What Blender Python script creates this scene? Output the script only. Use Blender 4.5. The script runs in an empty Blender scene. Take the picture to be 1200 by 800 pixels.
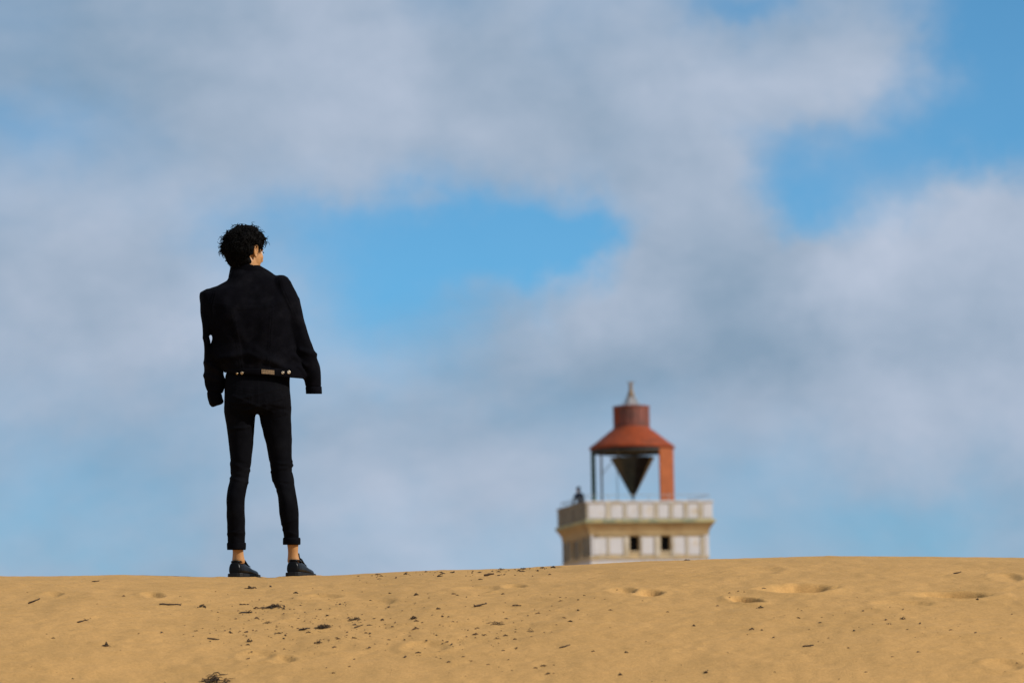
import bpy, bmesh, math, random
import numpy as np
from mathutils import Vector, Matrix, Euler, noise as mnoise
from mathutils.bvhtree import BVHTree

R = math.radians
S = bpy.context.scene
COL = S.collection
random.seed(7)

# ------------------------------------------------------------------ camera
CAM = Vector((0, 0, 1.6))
FPX = 5725.0                       # focal length in pixels of the 1200 px wide photograph
PITCH = math.atan(560.0 / FPX)     # the true horizon lies below the frame, at y = 960
ROLL = R(-1.1)
cam_d = bpy.data.cameras.new('camera')
cam_d.sensor_width = 36.0
cam_d.lens = FPX / 1200 * 36
cam_d.clip_start = 0.5
cam_d.clip_end = 30000
cam_d.dof.use_dof = True
cam_d.dof.focus_distance = 25.1
cam_d.dof.aperture_fstop = 5.4
cam_d.dof.aperture_blades = 9
cam = bpy.data.objects.new('camera', cam_d)
COL.objects.link(cam)
CROT = Matrix.Rotation(math.pi / 2 + PITCH, 3, 'X') @ Matrix.Rotation(ROLL, 3, 'Z')
cam.matrix_world = Matrix.Translation(CAM) @ CROT.to_4x4()
S.camera = cam
S.render.resolution_x, S.render.resolution_y = 1024, 682


def ray(px, py):
    return CROT @ Vector(((px - 600) / FPX, (400 - py) / FPX, -1.0))


def at(px, py, d):
    """world point seen at photo pixel (px, py) whose distance along +Y is d"""
    v = ray(px, py)
    return CAM + v * (d / v.y)


# ------------------------------------------------------------------ sun, sky, exposure
SUN_AZ, SUN_EL = R(65), R(32)      # azimuth to the right of straight behind the camera
sdir = Vector((math.sin(SUN_AZ) * math.cos(SUN_EL), -math.cos(SUN_AZ) * math.cos(SUN_EL), math.sin(SUN_EL)))
sun_d = bpy.data.lights.new('sun', 'SUN')
sun_d.energy = 4.3
sun_d.angle = R(0.55)
sun_d.color = (1.0, 0.95, 0.87)
sun = bpy.data.objects.new('sun', sun_d)
sun.rotation_euler = sdir.to_track_quat('Z', 'Y').to_euler()
sun.location = (20, -20, 30)
COL.objects.link(sun)

vs = S.view_settings
vs.view_transform = 'Standard'
vs.look = 'None'
vs.exposure = 0.0
vs.gamma = 1.0
vs.use_curve_mapping = False

W = bpy.data.worlds.new('World')
S.world = W
W.use_nodes = True
nt = W.node_tree
nt.nodes.clear()


def N(t, **kw):
    n = nt.nodes.new(t)
    for k, v in kw.items():
        setattr(n, k, v)
    return n


def L(a, b):
    nt.links.new(a, b)


def sock(v, inp):
    if hasattr(v, 'is_linked') or isinstance(v, bpy.types.NodeSocket):
        L(v, inp)
    else:
        inp.default_value = v


def M(op, a, b=None, clamp=False):
    n = N('ShaderNodeMath', operation=op)
    n.use_clamp = clamp
    sock(a, n.inputs[0])
    if b is not None:
        sock(b, n.inputs[1])
    return n.outputs[0]


def VM(op, a, b=None, out=0):
    n = N('ShaderNodeVectorMath', operation=op)
    sock(a, n.inputs[0])
    if b is not None:
        sock(b, n.inputs[1])
    return n.outputs['Value'] if op in ('DOT_PRODUCT', 'LENGTH') else n.outputs[0]


def wnoise(vec, scale, detail, rough=0.5, dist=0.0):
    n = N('ShaderNodeTexNoise')
    n.inputs['Scale'].default_value = scale
    n.inputs['Detail'].default_value = detail
    n.inputs['Roughness'].default_value = rough
    n.inputs['Distortion'].default_value = dist
    L(vec, n.inputs['Vector'])
    return n


def smooth(v, lo, hi, a=0.0, b=1.0):
    n = N('ShaderNodeMapRange', interpolation_type='SMOOTHSTEP')
    sock(v, n.inputs['Value'])
    for k, x in (('From Min', lo), ('From Max', hi), ('To Min', a), ('To Max', b)):
        n.inputs[k].default_value = x
    return n.outputs['Result']


def mixc(f, a, b):
    n = N('ShaderNodeMix', data_type='RGBA')
    sock(f, n.inputs['Factor'])
    sock(a, n.inputs['A'])
    sock(b, n.inputs['B'])
    return n.outputs['Result']


sky = N('ShaderNodeTexSky', sky_type='NISHITA')
sky.sun_disc = False
sky.sun_elevation = SUN_EL
sky.sun_rotation = math.pi - SUN_AZ
sky.air_density = 0.5
sky.dust_density = 0.0
sky.ozone_density = 3.0
D = N('ShaderNodeTexCoord').outputs['Generated']
# ragged cloud edges: the direction is stirred by noise before the banks are laid out
stir = wnoise(D, 30.0, 7.0, 0.60)
stirv = VM('MULTIPLY', VM('SUBTRACT', stir.outputs['Color'], (0.5, 0.5, 0.5)), (0.036, 0.0, 0.028))
stir2 = wnoise(D, 85.0, 5.0, 0.60)
stirv = VM('ADD', stirv, VM('MULTIPLY', VM('SUBTRACT', stir2.outputs['Color'], (0.5, 0.5, 0.5)), (0.011, 0.0, 0.009)))
DW = VM('ADD', D, stirv)


def bank(px, py, rx, ry, amp):
    """one bank of cloud (amp > 0) or one opening (amp < 0) in the cloud deck, by direction"""
    c = ray(px, py).normalized()
    v = VM('MULTIPLY', VM('SUBTRACT', DW, tuple(c)), (FPX / rx, 6.0, FPX / ry))
    return M('MULTIPLY', M('EXPONENT', M('MULTIPLY', VM('DOT_PRODUCT', v, v), -1.0)), amp)


flat = VM('MULTIPLY', D, (1.0, 1.0, 1.5))
big = wnoise(flat, 10.0, 8.0, 0.52, 0.3)
fine = wnoise(flat, 34.0, 7.0, 0.58, 0.2)
dens = M('ADD', M('MULTIPLY', M('SUBTRACT', big.outputs['Fac'], 0.5), 0.9), 0.72)
dens = M('ADD', dens, M('MULTIPLY', M('SUBTRACT', fine.outputs['Fac'], 0.5), 0.42))
for b in ((655, 288, 68, 62, -0.70), (668, 310, 50, 40, -0.35), (560, 285, 120, 62, -0.75), (430, 300, 130, 70, -0.48), (330, 255, 110, 36, -0.30), (450, 390, 120, 70, -0.22),
          (970, 185, 100, 58, -0.68), (935, 240, 52, 48, -0.55), (1090, 185, 80, 60, -0.50), (880, 138, 80, 30, -0.28), (1060, 260, 50, 40, -0.3),
          (1175, 30, 100, 100, -0.95), (1180, 150, 70, 60, -0.45), (870, -8, 65, 26, -0.5),
          (130, 555, 190, 90, -0.17), (1060, 618, 230, 44, -0.12), (330, 625, 420, 60, -0.13), (60, 160, 100, 50, -0.25),
          (560, 120, 300, 90, 0.35), (300, 60, 260, 90, 0.25), (80, 350, 160, 120, 0.25), (1100, 390, 190, 130, 0.60), (800, 380, 140, 120, 0.40),
          (1010, 75, 90, 60, 0.28), (800, 200, 50, 80, 0.30), (560, 540, 180, 100, 0.25), (1170, 240, 70, 45, 0.35), (960, 300, 60, 50, 0.3)):
    dens = M('ADD', dens, bank(*b))
cover = smooth(dens, -0.16, 1.0, 0.08, 1.0)
# light on the clouds: brighter where the deck thins towards the sun above
up = wnoise(VM('ADD', flat, (0.008, -0.004, 0.016)), 10.0, 8.0, 0.52, 0.3)
upf = wnoise(VM('ADD', flat, (0.003, -0.001, 0.006)), 34.0, 7.0, 0.58, 0.2)
relief = M('ADD', M('MULTIPLY', M('SUBTRACT', big.outputs['Fac'], up.outputs['Fac']), 1.9), M('MULTIPLY', M('SUBTRACT', fine.outputs['Fac'], upf.outputs['Fac']), 0.55))
puff = wnoise(flat, 11.0, 5.0, 0.50)
lit = M('ADD', relief, M('MULTIPLY', M('SUBTRACT', puff.outputs['Fac'], 0.5), 1.0))
# heaped cumulus catching the sun on the right, thinner shaded cloud low down
for b in ((1010, 315, 85, 60, 0.42), (1160, 245, 80, 50, 0.34), (700, 360, 75, 45, 0.36), (830, 190, 60, 60, 0.28), (1050, 480, 220, 60, 0.30),
          (1010, 60, 80, 50, 0.12), (640, 200, 260, 40, -0.10), (150, 570, 230, 100, -0.34), (1050, 625, 260, 50, -0.25), (880, 400, 80, 70, -0.20), (60, 60, 150, 120, -0.15)):
    lit = M('ADD', lit, bank(*b))
lit = M('ADD', lit, 0.46, True)
CLOUD_DARK = (2.45, 3.5, 4.75, 1)
CLOUD_LIT = (4.9, 5.6, 6.9, 1)
cloud = mixc(lit, CLOUD_DARK, CLOUD_LIT)
tint = N('ShaderNodeMix', data_type='RGBA', blend_type='MULTIPLY')
tint.inputs['Factor'].default_value = 1.0
tint.inputs['B'].default_value = (0.62, 1.27, 1.29, 1)
L(sky.outputs[0], tint.inputs['A'])
final = mixc(cover, tint.outputs['Result'], cloud)
bg = N('ShaderNodeBackground')
bg.inputs['Strength'].default_value = 0.1
L(final, bg.inputs['Color'])
wo = N('ShaderNodeOutputWorld')
L(bg.outputs[0], wo.inputs['Surface'])
S.cycles.use_denoising = True

# ------------------------------------------------------------------ materials
MATS = {}


def mat(name, col, rough=0.7, var=0.0, vscale=20.0, col2=None, mscale=6.0, mlo=0.45, mhi=0.6, bump=0.0, bscale=60.0,
        bdist=0.01, metallic=0.0, spec=0.5, coat=0.0, sheen=0.0, stretch=(1, 1, 1), detail=6.0):
    m = bpy.data.materials.new(name)
    m.use_nodes = True
    t = m.node_tree
    b = t.nodes['Principled BSDF']
    b.inputs['Roughness'].default_value = rough
    b.inputs['Metallic'].default_value = metallic
    b.inputs['Specular IOR Level'].default_value = spec
    b.inputs['Coat Weight'].default_value = coat
    b.inputs['Sheen Weight'].default_value = sheen
    tc = t.nodes.new('ShaderNodeTexCoord')
    mp = t.nodes.new('ShaderNodeMapping')
    mp.inputs['Scale'].default_value = stretch
    t.links.new(tc.outputs['Object'], mp.inputs['Vector'])

    def noise(sc, det=detail):
        n = t.nodes.new('ShaderNodeTexNoise')
        n.inputs['Scale'].default_value = sc
        n.inputs['Detail'].default_value = det
        n.inputs['Roughness'].default_value = 0.6
        t.links.new(mp.outputs[0], n.inputs['Vector'])
        return n

    def ramp(src, lo, hi, a, bb):
        r = t.nodes.new('ShaderNodeMapRange')
        t.links.new(src, r.inputs['Value'])
        for k, x in (('From Min', lo), ('From Max', hi), ('To Min', a), ('To Max', bb)):
            r.inputs[k].default_value = x
        return r.outputs['Result']
    c = t.nodes.new('ShaderNodeMix')
    c.data_type = 'RGBA'
    c.inputs['A'].default_value = (*col, 1)
    c.inputs['B'].default_value = (*(col2 or col), 1)
    c.inputs['Factor'].default_value = 0
    if col2:
        t.links.new(ramp(noise(mscale).outputs['Fac'], mlo, mhi, 0, 1), c.inputs['Factor'])
    out = c.outputs['Result']
    if var:
        h = t.nodes.new('ShaderNodeHueSaturation')
        t.links.new(out, h.inputs['Color'])
        t.links.new(ramp(noise(vscale).outputs['Fac'], 0.3, 0.7, 1 - var, 1 + var), h.inputs['Value'])
        out = h.outputs[0]
    t.links.new(out, b.inputs['Base Color'])
    if bump:
        bp = t.nodes.new('ShaderNodeBump')
        bp.inputs['Strength'].default_value = bump
        bp.inputs['Distance'].default_value = bdist
        t.links.new(noise(bscale).outputs['Fac'], bp.inputs['Height'])
        t.links.new(bp.outputs[0], b.inputs['Normal'])
    MATS[name] = m
    return m


mat('sand', (0.505, 0.282, 0.098), 0.95, 0.13, 70.0, (0.455, 0.256, 0.088), 2.6, 0.40, 0.62, 0.8, 140.0, 0.006, spec=0.12, detail=9.0)
mat('black_denim', (0.0024, 0.0023, 0.0036), 0.9, 0.30, 25.0, (0.0055, 0.0052, 0.0068), 9.0, 0.5, 0.7, 0.5, 420.0, 0.002, spec=0.04)
mat('black_trouser', (0.0030, 0.0030, 0.0042), 0.9, 0.25, 25.0, (0.0050, 0.0050, 0.0062), 9.0, 0.5, 0.7, 0.4, 420.0, 0.002, spec=0.04)
mat('skin', (0.41, 0.200, 0.074), 0.5, 0.06, 60.0, bump=0.15, bscale=300, bdist=0.001, spec=0.35)
mat('hair', (0.0028, 0.0024, 0.0022), 0.7, 0.3, 60.0, spec=0.05)
mat('shoe_leather', (0.0045, 0.0042, 0.004), 0.30, 0.2, 40.0, bump=0.3, bscale=90, bdist=0.002, spec=0.12)
mat('shoe_sole', (0.006, 0.006, 0.006), 0.6, 0.2, 40.0, spec=0.3)
mat('brass', (0.50, 0.41, 0.29), 0.4, 0.1, 80, metallic=1.0)
mat('leather_patch', (0.25, 0.165, 0.085), 0.75, 0.2, 90, (0.08, 0.05, 0.03), 240, 0.5, 0.6)
mat('eye_white', (0.5, 0.47, 0.44), 0.3)
mat('whitewash', (0.515, 0.50, 0.505), 0.85, 0.06, 3.0, (0.50, 0.41, 0.29), 1.6, 0.54, 0.70, 0.4, 14.0, 0.02)
mat('old_render', (0.46, 0.37, 0.24), 0.9, 0.10, 2.5, (0.50, 0.37, 0.20), 2.2, 0.45, 0.65, 0.5, 12.0, 0.03)
mat('strip_render', (0.47, 0.42, 0.34), 0.9, 0.10, 2.5, (0.42, 0.35, 0.24), 2.2, 0.45, 0.65, 0.5, 12.0, 0.03)
mat('sunlit_red_paint', (0.29, 0.082, 0.027), 0.7, 0.15, 3.0, (0.24, 0.065, 0.024), 2.0, 0.48, 0.68, 0.2, 20.0, 0.01, spec=0.2)  # brighter copy of the roof red: stronger sun on the wall sheet painted in
mat('cove_render', (0.37, 0.265, 0.13), 0.9, 0.12, 2.5, (0.30, 0.20, 0.09), 1.2, 0.45, 0.65, 0.5, 12.0, 0.03)
mat('ledge_stone', (0.42, 0.36, 0.18), 0.9, 0.15, 4.0, (0.22, 0.24, 0.15), 2.0, 0.45, 0.6, 0.4, 14.0, 0.02)
mat('shaded_masonry', (0.22, 0.19, 0.135), 0.92, 0.2, 3.0, (0.14, 0.12, 0.09), 1.5, 0.45, 0.65, 0.6, 10.0, 0.03)  # darker finish for the left face, its shade put into the colour
mat('red_paint', (0.235, 0.044, 0.0125), 0.7, 0.18, 3.0, (0.17, 0.040, 0.016), 2.0, 0.48, 0.68, 0.2, 20.0, 0.01, spec=0.2)
mat('rusty_red', (0.17, 0.045, 0.027), 0.7, 0.2, 4.0, (0.11, 0.037, 0.025), 2.2, 0.42, 0.62, 0.3, 20.0, 0.01)
mat('dark_interior', (0.03, 0.028, 0.028), 0.8, 0.2, 4.0)
mat('green_iron', (0.016, 0.065, 0.045), 0.6, 0.2, 6.0)
mat('grey_iron', (0.30, 0.32, 0.33), 0.6, 0.2, 6.0)
mat('cone_metal', (0.050, 0.050, 0.050), 0.36, 0.3, 3.0, (0.09, 0.08, 0.065), 2.0, 0.5, 0.7, metallic=0.6)
mat('pale_metal', (0.24, 0.22, 0.22), 0.5, 0.1, 6.0)
mat('bronze', (0.17, 0.11, 0.05), 0.5, 0.2, 8.0)
mat('window_glass', (0.006, 0.006, 0.007), 0.5, spec=0.1)
mat('navy_cloth', (0.012, 0.020, 0.045), 0.85, 0.15, 20)
mat('driftwood', (0.065, 0.038, 0.020), 0.9, 0.3, 60, (0.022, 0.015, 0.010), 30, 0.45, 0.6, 0.5, 150, 0.003)
mat('dark_weed', (0.022, 0.014, 0.008), 0.85, 0.3, 60, (0.070, 0.040, 0.016), 24, 0.45, 0.6)
mat('brown_weed', (0.085, 0.045, 0.017), 0.9, 0.3, 60, (0.030, 0.018, 0.009), 14, 0.42, 0.58)


# ------------------------------------------------------------------ helpers
def link(name, me, m, parent=None, smooth_=False):
    if m is not None:
        me.materials.append(MATS[m])
    if smooth_:
        me.polygons.foreach_set('use_smooth', [True] * len(me.polygons))
    o = bpy.data.objects.new(name, me)
    COL.objects.link(o)
    if parent is not None:
        o.parent = parent
        o.matrix_parent_inverse = parent_world(parent).inverted()
    return o


def parent_world(p):
    m = p.matrix_basis.copy()
    while p.parent is not None:
        m = p.parent.matrix_basis @ (p.matrix_parent_inverse @ m)
        p = p.parent
    return m


def tag(o, label, cat, group=None):
    o['label'] = label
    o['category'] = cat
    if group:
        o['group'] = group
    return o


def empty(name, loc, label, cat, group=None, rz=0.0):
    o = bpy.data.objects.new(name, None)
    o.empty_display_size = 0.2
    COL.objects.link(o)
    o.location = loc
    o.rotation_euler = (0, 0, rz)
    return tag(o, label, cat, group)


class MB:
    """collects closed shapes; build() links them as ONE mesh object"""

    def __init__(self):
        self.v, self.f = [], []

    def add(self, verts, faces):
        o = len(self.v)
        self.v += [tuple(p) for p in verts]
        self.f += [tuple(i + o for i in f) for f in faces]
        return self

    def box(self, c, s, mtx=None):
        x, y, z = (k / 2 for k in s)
        vs_ = [Vector((c[0] + a * x, c[1] + b * y, c[2] + d * z)) for a in (-1, 1) for b in (-1, 1) for d in (-1, 1)]
        if mtx:
            vs_ = [mtx @ p for p in vs_]
        return self.add(vs_, [(0, 1, 3, 2), (4, 6, 7, 5), (0, 4, 5, 1), (2, 3, 7, 6), (0, 2, 6, 4), (1, 5, 7, 3)])

    def rings(self, rs, cap=True, closed=False):
        n = len(rs[0])
        vs_ = [p for r in rs for p in r]
        fs = []
        k = len(rs)
        for i in range(k if closed else k - 1):
            j = (i + 1) % k
            for a in range(n):
                b = (a + 1) % n
                fs.append((i * n + a, i * n + b, j * n + b, j * n + a))
        if cap and not closed:
            fs.append(tuple(range(n))[::-1])
            fs.append(tuple((k - 1) * n + a for a in range(n)))
        return self.add(vs_, fs)

    def tube(self, pts, rad, n=8):
        pts = [Vector(p) for p in pts]
        if not hasattr(rad, '__len__'):
            rad = [rad] * len(pts)
        rs = []
        ref = None
        for i, p in enumerate(pts):
            t = (pts[min(i + 1, len(pts) - 1)] - pts[max(i - 1, 0)]).normalized()
            if ref is None:
                ref = t.orthogonal().normalized()
            u = (ref - t * ref.dot(t)).normalized()
            ref = u
            w = t.cross(u)
            rs.append([p + (u * math.cos(2 * math.pi * a / n) + w * math.sin(2 * math.pi * a / n)) * rad[i] for a in range(n)])
        return self.rings(rs)

    def lathe(self, prof, n=32, c=(0, 0, 0), closed=False, cap=True):
        rs = [[(c[0] + r * math.cos(2 * math.pi * a / n), c[1] + r * math.sin(2 * math.pi * a / n), c[2] + z) for a in range(n)]
              for r, z in prof]
        return self.rings(rs, cap, closed)

    def ball(self, c, r, mtx=None, nu=18, nv=12):
        rs = []
        for i in range(1, nv):
            ph = math.pi * i / nv
            rs.append([Vector((math.sin(ph) * math.cos(2 * math.pi * a / nu), math.sin(ph) * math.sin(2 * math.pi * a / nu), -math.cos(ph)))
                       for a in range(nu)])
        out = []
        for r_ in rs:
            o = []
            for p in r_:
                q = Vector((p.x * r[0], p.y * r[1], p.z * r[2]))
                if mtx:
                    q = mtx @ q
                o.append(q + Vector(c))
            out.append(o)
        return self.rings(out)

    def mesh(self, name):
        me = bpy.data.meshes.new(name)
        me.from_pydata(self.v, [], self.f)
        bm = bmesh.new()
        bm.from_mesh(me)
        bmesh.ops.recalc_face_normals(bm, faces=bm.faces)
        bm.to_mesh(me)
        bm.free()
        return me

    def build(self, name, m, parent=None, smooth_=False, bevel=0.0):
        me = self.mesh(name)
        if bevel:
            bm = bmesh.new()
            bm.from_mesh(me)
            bmesh.ops.bevel(bm, geom=bm.edges[:], offset=bevel, segments=2, affect='EDGES')
            bm.to_mesh(me)
            bm.free()
        return link(name, me, m, parent, smooth_)


def remeshed(mb, name, voxel, smooth_it=4):
    """the union of the collected shapes as one continuous skin"""
    me = mb.mesh('tmp')
    o = bpy.data.objects.new('tmp', me)
    COL.objects.link(o)
    md = o.modifiers.new('r', 'REMESH')
    md.mode = 'VOXEL'
    md.voxel_size = voxel
    if smooth_it:
        ms = o.modifiers.new('s', 'SMOOTH')
        ms.factor = 0.5
        ms.iterations = smooth_it
    dg = bpy.context.evaluated_depsgraph_get()
    out = bpy.data.meshes.new_from_object(o.evaluated_get(dg))
    out.name = name
    bpy.data.objects.remove(o)
    bpy.data.meshes.remove(me)
    return out


def coords(me):
    a = np.empty(len(me.vertices) * 3)
    me.vertices.foreach_get('co', a)
    return a.reshape(-1, 3)


def normals(me):
    a = np.empty(len(me.vertices) * 3)
    me.vertices.foreach_get('normal', a)
    return a.reshape(-1, 3)


def setco(me, a):
    me.vertices.foreach_set('co', np.ascontiguousarray(a).ravel())
    me.update()


def hash2(ix, iy, seed):
    h = (ix.astype(np.int64) * 374761393 + iy.astype(np.int64) * 668265263 + seed * 1442695041) & 0xFFFFFFFF
    h = ((h ^ (h >> 13)) * 1274126177) & 0xFFFFFFFF
    h = h ^ (h >> 16)
    return (h & 0xFFFF) / 32767.5 - 1.0


def vnoise(x, y, seed=0):
    x = np.asarray(x, float)
    y = np.asarray(y, float)
    ix, iy = np.floor(x), np.floor(y)
    fx, fy = x - ix, y - iy
    fx = fx * fx * fx * (fx * (fx * 6 - 15) + 10)
    fy = fy * fy * fy * (fy * (fy * 6 - 15) + 10)
    a, b = hash2(ix, iy, seed), hash2(ix + 1, iy, seed)
    c, d = hash2(ix, iy + 1, seed), hash2(ix + 1, iy + 1, seed)
    return (a * (1 - fx) + b * fx) * (1 - fy) + (c * (1 - fx) + d * fx) * fy


def sstep(x, a, b):
    t = np.clip((np.asarray(x, float) - a) / (b - a), 0, 1)
    return t * t * (3 - 2 * t)


# ------------------------------------------------------------------ the dune
DC = 25.0                                            # distance of the crest, where the person stands
TC = (at(310, 677, DC).z - CAM.z) / DC               # slope of the line of sight grazing the crest
ZC = at(310, 677, DC).z
KC = 0.028                                           # how sharply the seaward face steepens below the crest
CREST = [(-400, 684), (-200, 679), (0, 674.5), (60, 674.8), (140, 673.8), (200, 675.5), (265, 677.2), (310, 677), (380, 675), (450, 671.5), (480, 669.5), (520, 667.8),
         (560, 667.2), (600, 666), (640, 663.5), (690, 660.5), (760, 657.5), (830, 654.8), (900, 653), (970, 651.8), (1050, 652.2), (1200, 653.2), (1400, 656), (1700, 664)]
cx_ = np.array([at(p, q, DC).x for p, q in CREST])
cz_ = np.array([at(p, q, DC).z - ZC for p, q in CREST])
PRINTS = []                                          # footprints: x, y, rx, ry, angle, depth


def H0(x, y):
    x = np.asarray(x, float)
    y = np.asarray(y, float)
    u = y - DC
    z = ZC + TC * u - KC * u * u
    lee = ZC + TC * u - 0.012 * u * u                # the lee behind the crest, then an even slope down
    lee = np.where(u > 10, ZC + TC * 10 - 1.2 + (TC - 0.24) * (u - 10), lee)
    z = np.where(u > 0, lee, z)
    y0, y1 = 9.0, 20.5                               # foot of the dune, where the face begins
    z1 = ZC + TC * (y1 - DC) - KC * (y1 - DC) ** 2
    s1 = TC - 2 * KC * (y1 - DC)
    t = np.clip((y - y0) / (y1 - y0), 0, 1)
    foot = (3 * t * t - 2 * t ** 3) * z1 + (t ** 3 - t * t) * (y1 - y0) * s1
    z = np.where(y < y1, foot, z)
    far = sstep(y, 40, 120)
    und = 1.2 * vnoise(x / 60, y / 60, 5) + 0.5 * vnoise(x / 21, y / 21, 6)
    z = z * (1 - far) + (-4.2 + und) * far
    lat = np.interp(x, cx_, cz_) * np.exp(-(u / 60) ** 2)
    wide = sstep(np.abs(x), 6, 40)
    return z + lat + wide * und * 0.5 * (1 - far)


def H(x, y):
    x = np.asarray(x, float)
    y = np.asarray(y, float)
    z = H0(x, y)
    near = np.exp(-((y - 22) / 10) ** 2)
    calm = 1 - 0.65 * np.exp(-((y - 25.3) / 0.9) ** 2)
    z = z + near * calm * (0.008 * vnoise(x / 0.9 + 3, y / 1.1, 1) + 0.0045 * vnoise(x / 0.33, y / 0.42, 2) + 0.003 * vnoise(x / 0.13, y / 0.16, 3)
                           + 0.0026 * vnoise(x / 0.055, y / 0.07, 4) + 0.0016 * vnoise(x / 0.026, y / 0.03, 14))
    # faint wind ripples
    ph = y * 2 * math.pi / 0.17 + 2.5 * vnoise(x / 0.6, y / 0.6, 8) + x * 9
    z = z + near * calm * 0.0016 * np.sin(ph) * sstep(vnoise(x / 1.3, y / 1.3, 9), -0.2, 0.5)
    for (fx, fy, rx, ry, an, dep, rim) in PRINTS:
        c, s = math.cos(an), math.sin(an)
        a = ((x - fx) * c + (y - fy) * s) / rx
        b = (-(x - fx) * s + (y - fy) * c) / ry
        r = np.sqrt(a * a + b * b) + 0.10 * vnoise(x / 0.05, y / 0.05, 11)
        z = z - dep * (1 - sstep(r, 0.62, 1.05)) * (0.05 + 0.95 * sstep(a, -1.1, 0.6)) + rim * np.exp(-((r - 1.2) / 0.22) ** 2)
    return z


def on_sand(px, py):
    """where the line of sight through a photo pixel first meets the sand"""
    v = ray(px, py)
    d = np.arange(17.0, 26.5, 0.01)
    xs_ = CAM.x + v.x / v.y * d
    zs_ = CAM.z + v.z / v.y * d
    below = np.nonzero(zs_ <= H(xs_, d))[0]
    k = below[0] if len(below) else int(np.argmin(zs_ - H(xs_, d)))
    return float(xs_[k]), float(d[k]), float(H(xs_[k], d[k]))


for (px, py, wpx, ry, an, dep, rim) in ((936, 691, 72, 0.16, 0.10, 0.085, 0.012), (873, 703, 26, 0.14, 0.5, 0.070, 0.014),
                                        (1114, 697.5, 80, 0.14, -0.05, 0.080, 0.010), (760, 694.5, 28, 0.12, 0.1, 0.050, 0.008), (729, 691.5, 32, 0.11, 0.1, 0.034, 0.006),
                                        (602, 688, 26, 0.10, 0.0, 0.026, 0.004), (178, 698, 26, 0.12, 0.2, 0.030, 0.008), (330, 772, 30, 0.08, 0.3, 0.026, 0.008),
                                        (300, 768, 40, 0.10, 0.1, 0.016, 0.008), (375, 699, 44, 0.12, 0.2, 0.022, 0.006), (1180, 676, 34, 0.2, 0.0, 0.026, 0.006),
                                        (60, 697, 26, 0.12, 0.1, 0.018, 0.005), (500, 758, 50, 0.10, 0.1, 0.018, 0.010), (640, 665, 30, 0.2, 0, 0.008, 0.003),
                                        (1175, 780, 40, 0.09, 0.3, 0.020, 0.008), (440, 704, 44, 0.12, 0.1, 0.018, 0.006),
                                        (1060, 708, 60, 0.08, 0.0, 0.016, 0.006), (890, 667, 50, 0.2, 0.0, 0.014, 0.004), (560, 690, 50, 0.12, 0.1, 0.014, 0.005)):
    x_, y_, z_ = on_sand(px, py)
    big_ = dep > 0.045
    PRINTS.append((x_, y_, wpx * (0.62 if big_ else 0.55) / (FPX / y_), ry * (0.85 if big_ else 1.0), an, dep * (0.9 if big_ else 0.62), rim * 0.6))


for px, yw in ((281, 20), (350, 17)):                # sand pressed down and pushed up round the shoes
    PRINTS.append((at(px, 677, DC).x, DC + 0.085, 0.066, 0.165, -R(yw), 0.007, 0.0055))


def build_dune():
    def grow(a, step, end, k=1.16):
        out = []
        while abs(a) < abs(end):
            a += step
            step *= k
            out.append(a)
        return out
    fx = list(np.arange(-3.3, 3.3001, 0.0145))
    xs = np.array(sorted(grow(-3.3, -0.03, -6000) + fx + grow(3.3, 0.03, 6000)))
    ys = np.array(sorted([-p for p in grow(0, 0.6, 3000, 1.3)] + list(np.arange(0.0, 19.0, 0.25)) + list(np.arange(19.1, 20.3, 0.04)) + list(np.arange(20.3, 26.5, 0.0105))
                         + list(np.arange(26.55, 45, 0.15)) + grow(45, 0.4, 9000, 1.12)))
    X, Y = np.meshgrid(xs, ys)
    Z = H(X, Y)
    nx, ny = len(xs), len(ys)
    me = bpy.data.meshes.new('sand_dune')
    me.vertices.add(nx * ny)
    me.vertices.foreach_set('co', np.stack([X, Y, Z], -1).ravel())
    i = np.arange(nx * ny).reshape(ny, nx)
    q = np.stack([i[:-1, :-1], i[:-1, 1:], i[1:, 1:], i[1:, :-1]], -1).reshape(-1)
    nq = len(q) // 4
    me.loops.add(nq * 4)
    me.loops.foreach_set('vertex_index', q)
    me.polygons.add(nq)
    me.polygons.foreach_set('loop_start', np.arange(nq) * 4)
    me.polygons.foreach_set('use_smooth', [True] * nq)
    me.update(calc_edges=True)
    o = link('sand_dune', me, 'sand')
    o['kind'] = 'structure'
    return o


build_dune()

# ------------------------------------------------------------------ the lighthouse
LD = 205.0
LTOP = at(743, 586.5, LD - 2.6)                      # top of the parapet, front face
LC = at(743, 586.5, LD)
LROT = R(12.4)
LGROUND = float(H(LC.x, LD)) - 0.3
light = empty('lighthouse', (LC.x, LD, LGROUND), 'weathered white lighthouse with a red lantern roof rising behind the dune', 'lighthouse', rz=LROT)
LM = Matrix.Translation(Vector((LC.x, LD, LGROUND))) @ Matrix.Rotation(LROT, 4, 'Z')
T = LTOP.z - LGROUND                                 # parapet top in the lighthouse's own frame
BW, PW = 5.0, 5.37                                   # width of the body, of the parapet
FACES = [Matrix.Rotation(R(a), 4, 'Z') for a in (0, -90, 180, 90)]     # front (-Y), left (-X), back, right


def lpart(mb, name, m, parent, smooth_=False, bevel=0.0):
    o = mb.build(name, m, None, smooth_, bevel)
    o.parent = parent
    if parent is light:
        o.matrix_parent_inverse = Matrix.Identity(4)
    return o


def fbox(mb, F, half, u0, u1, z0, z1, out, back=0.02):
    """a slab lying on face F of a square of half-width half: u along the face, out metres proud"""
    w = half * 2
    mb.box(((u0 + u1) / 2 - w / 2, -half - (out - back) / 2, (z0 + z1) / 2), (u1 - u0, out + back, z1 - z0), F)


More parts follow.
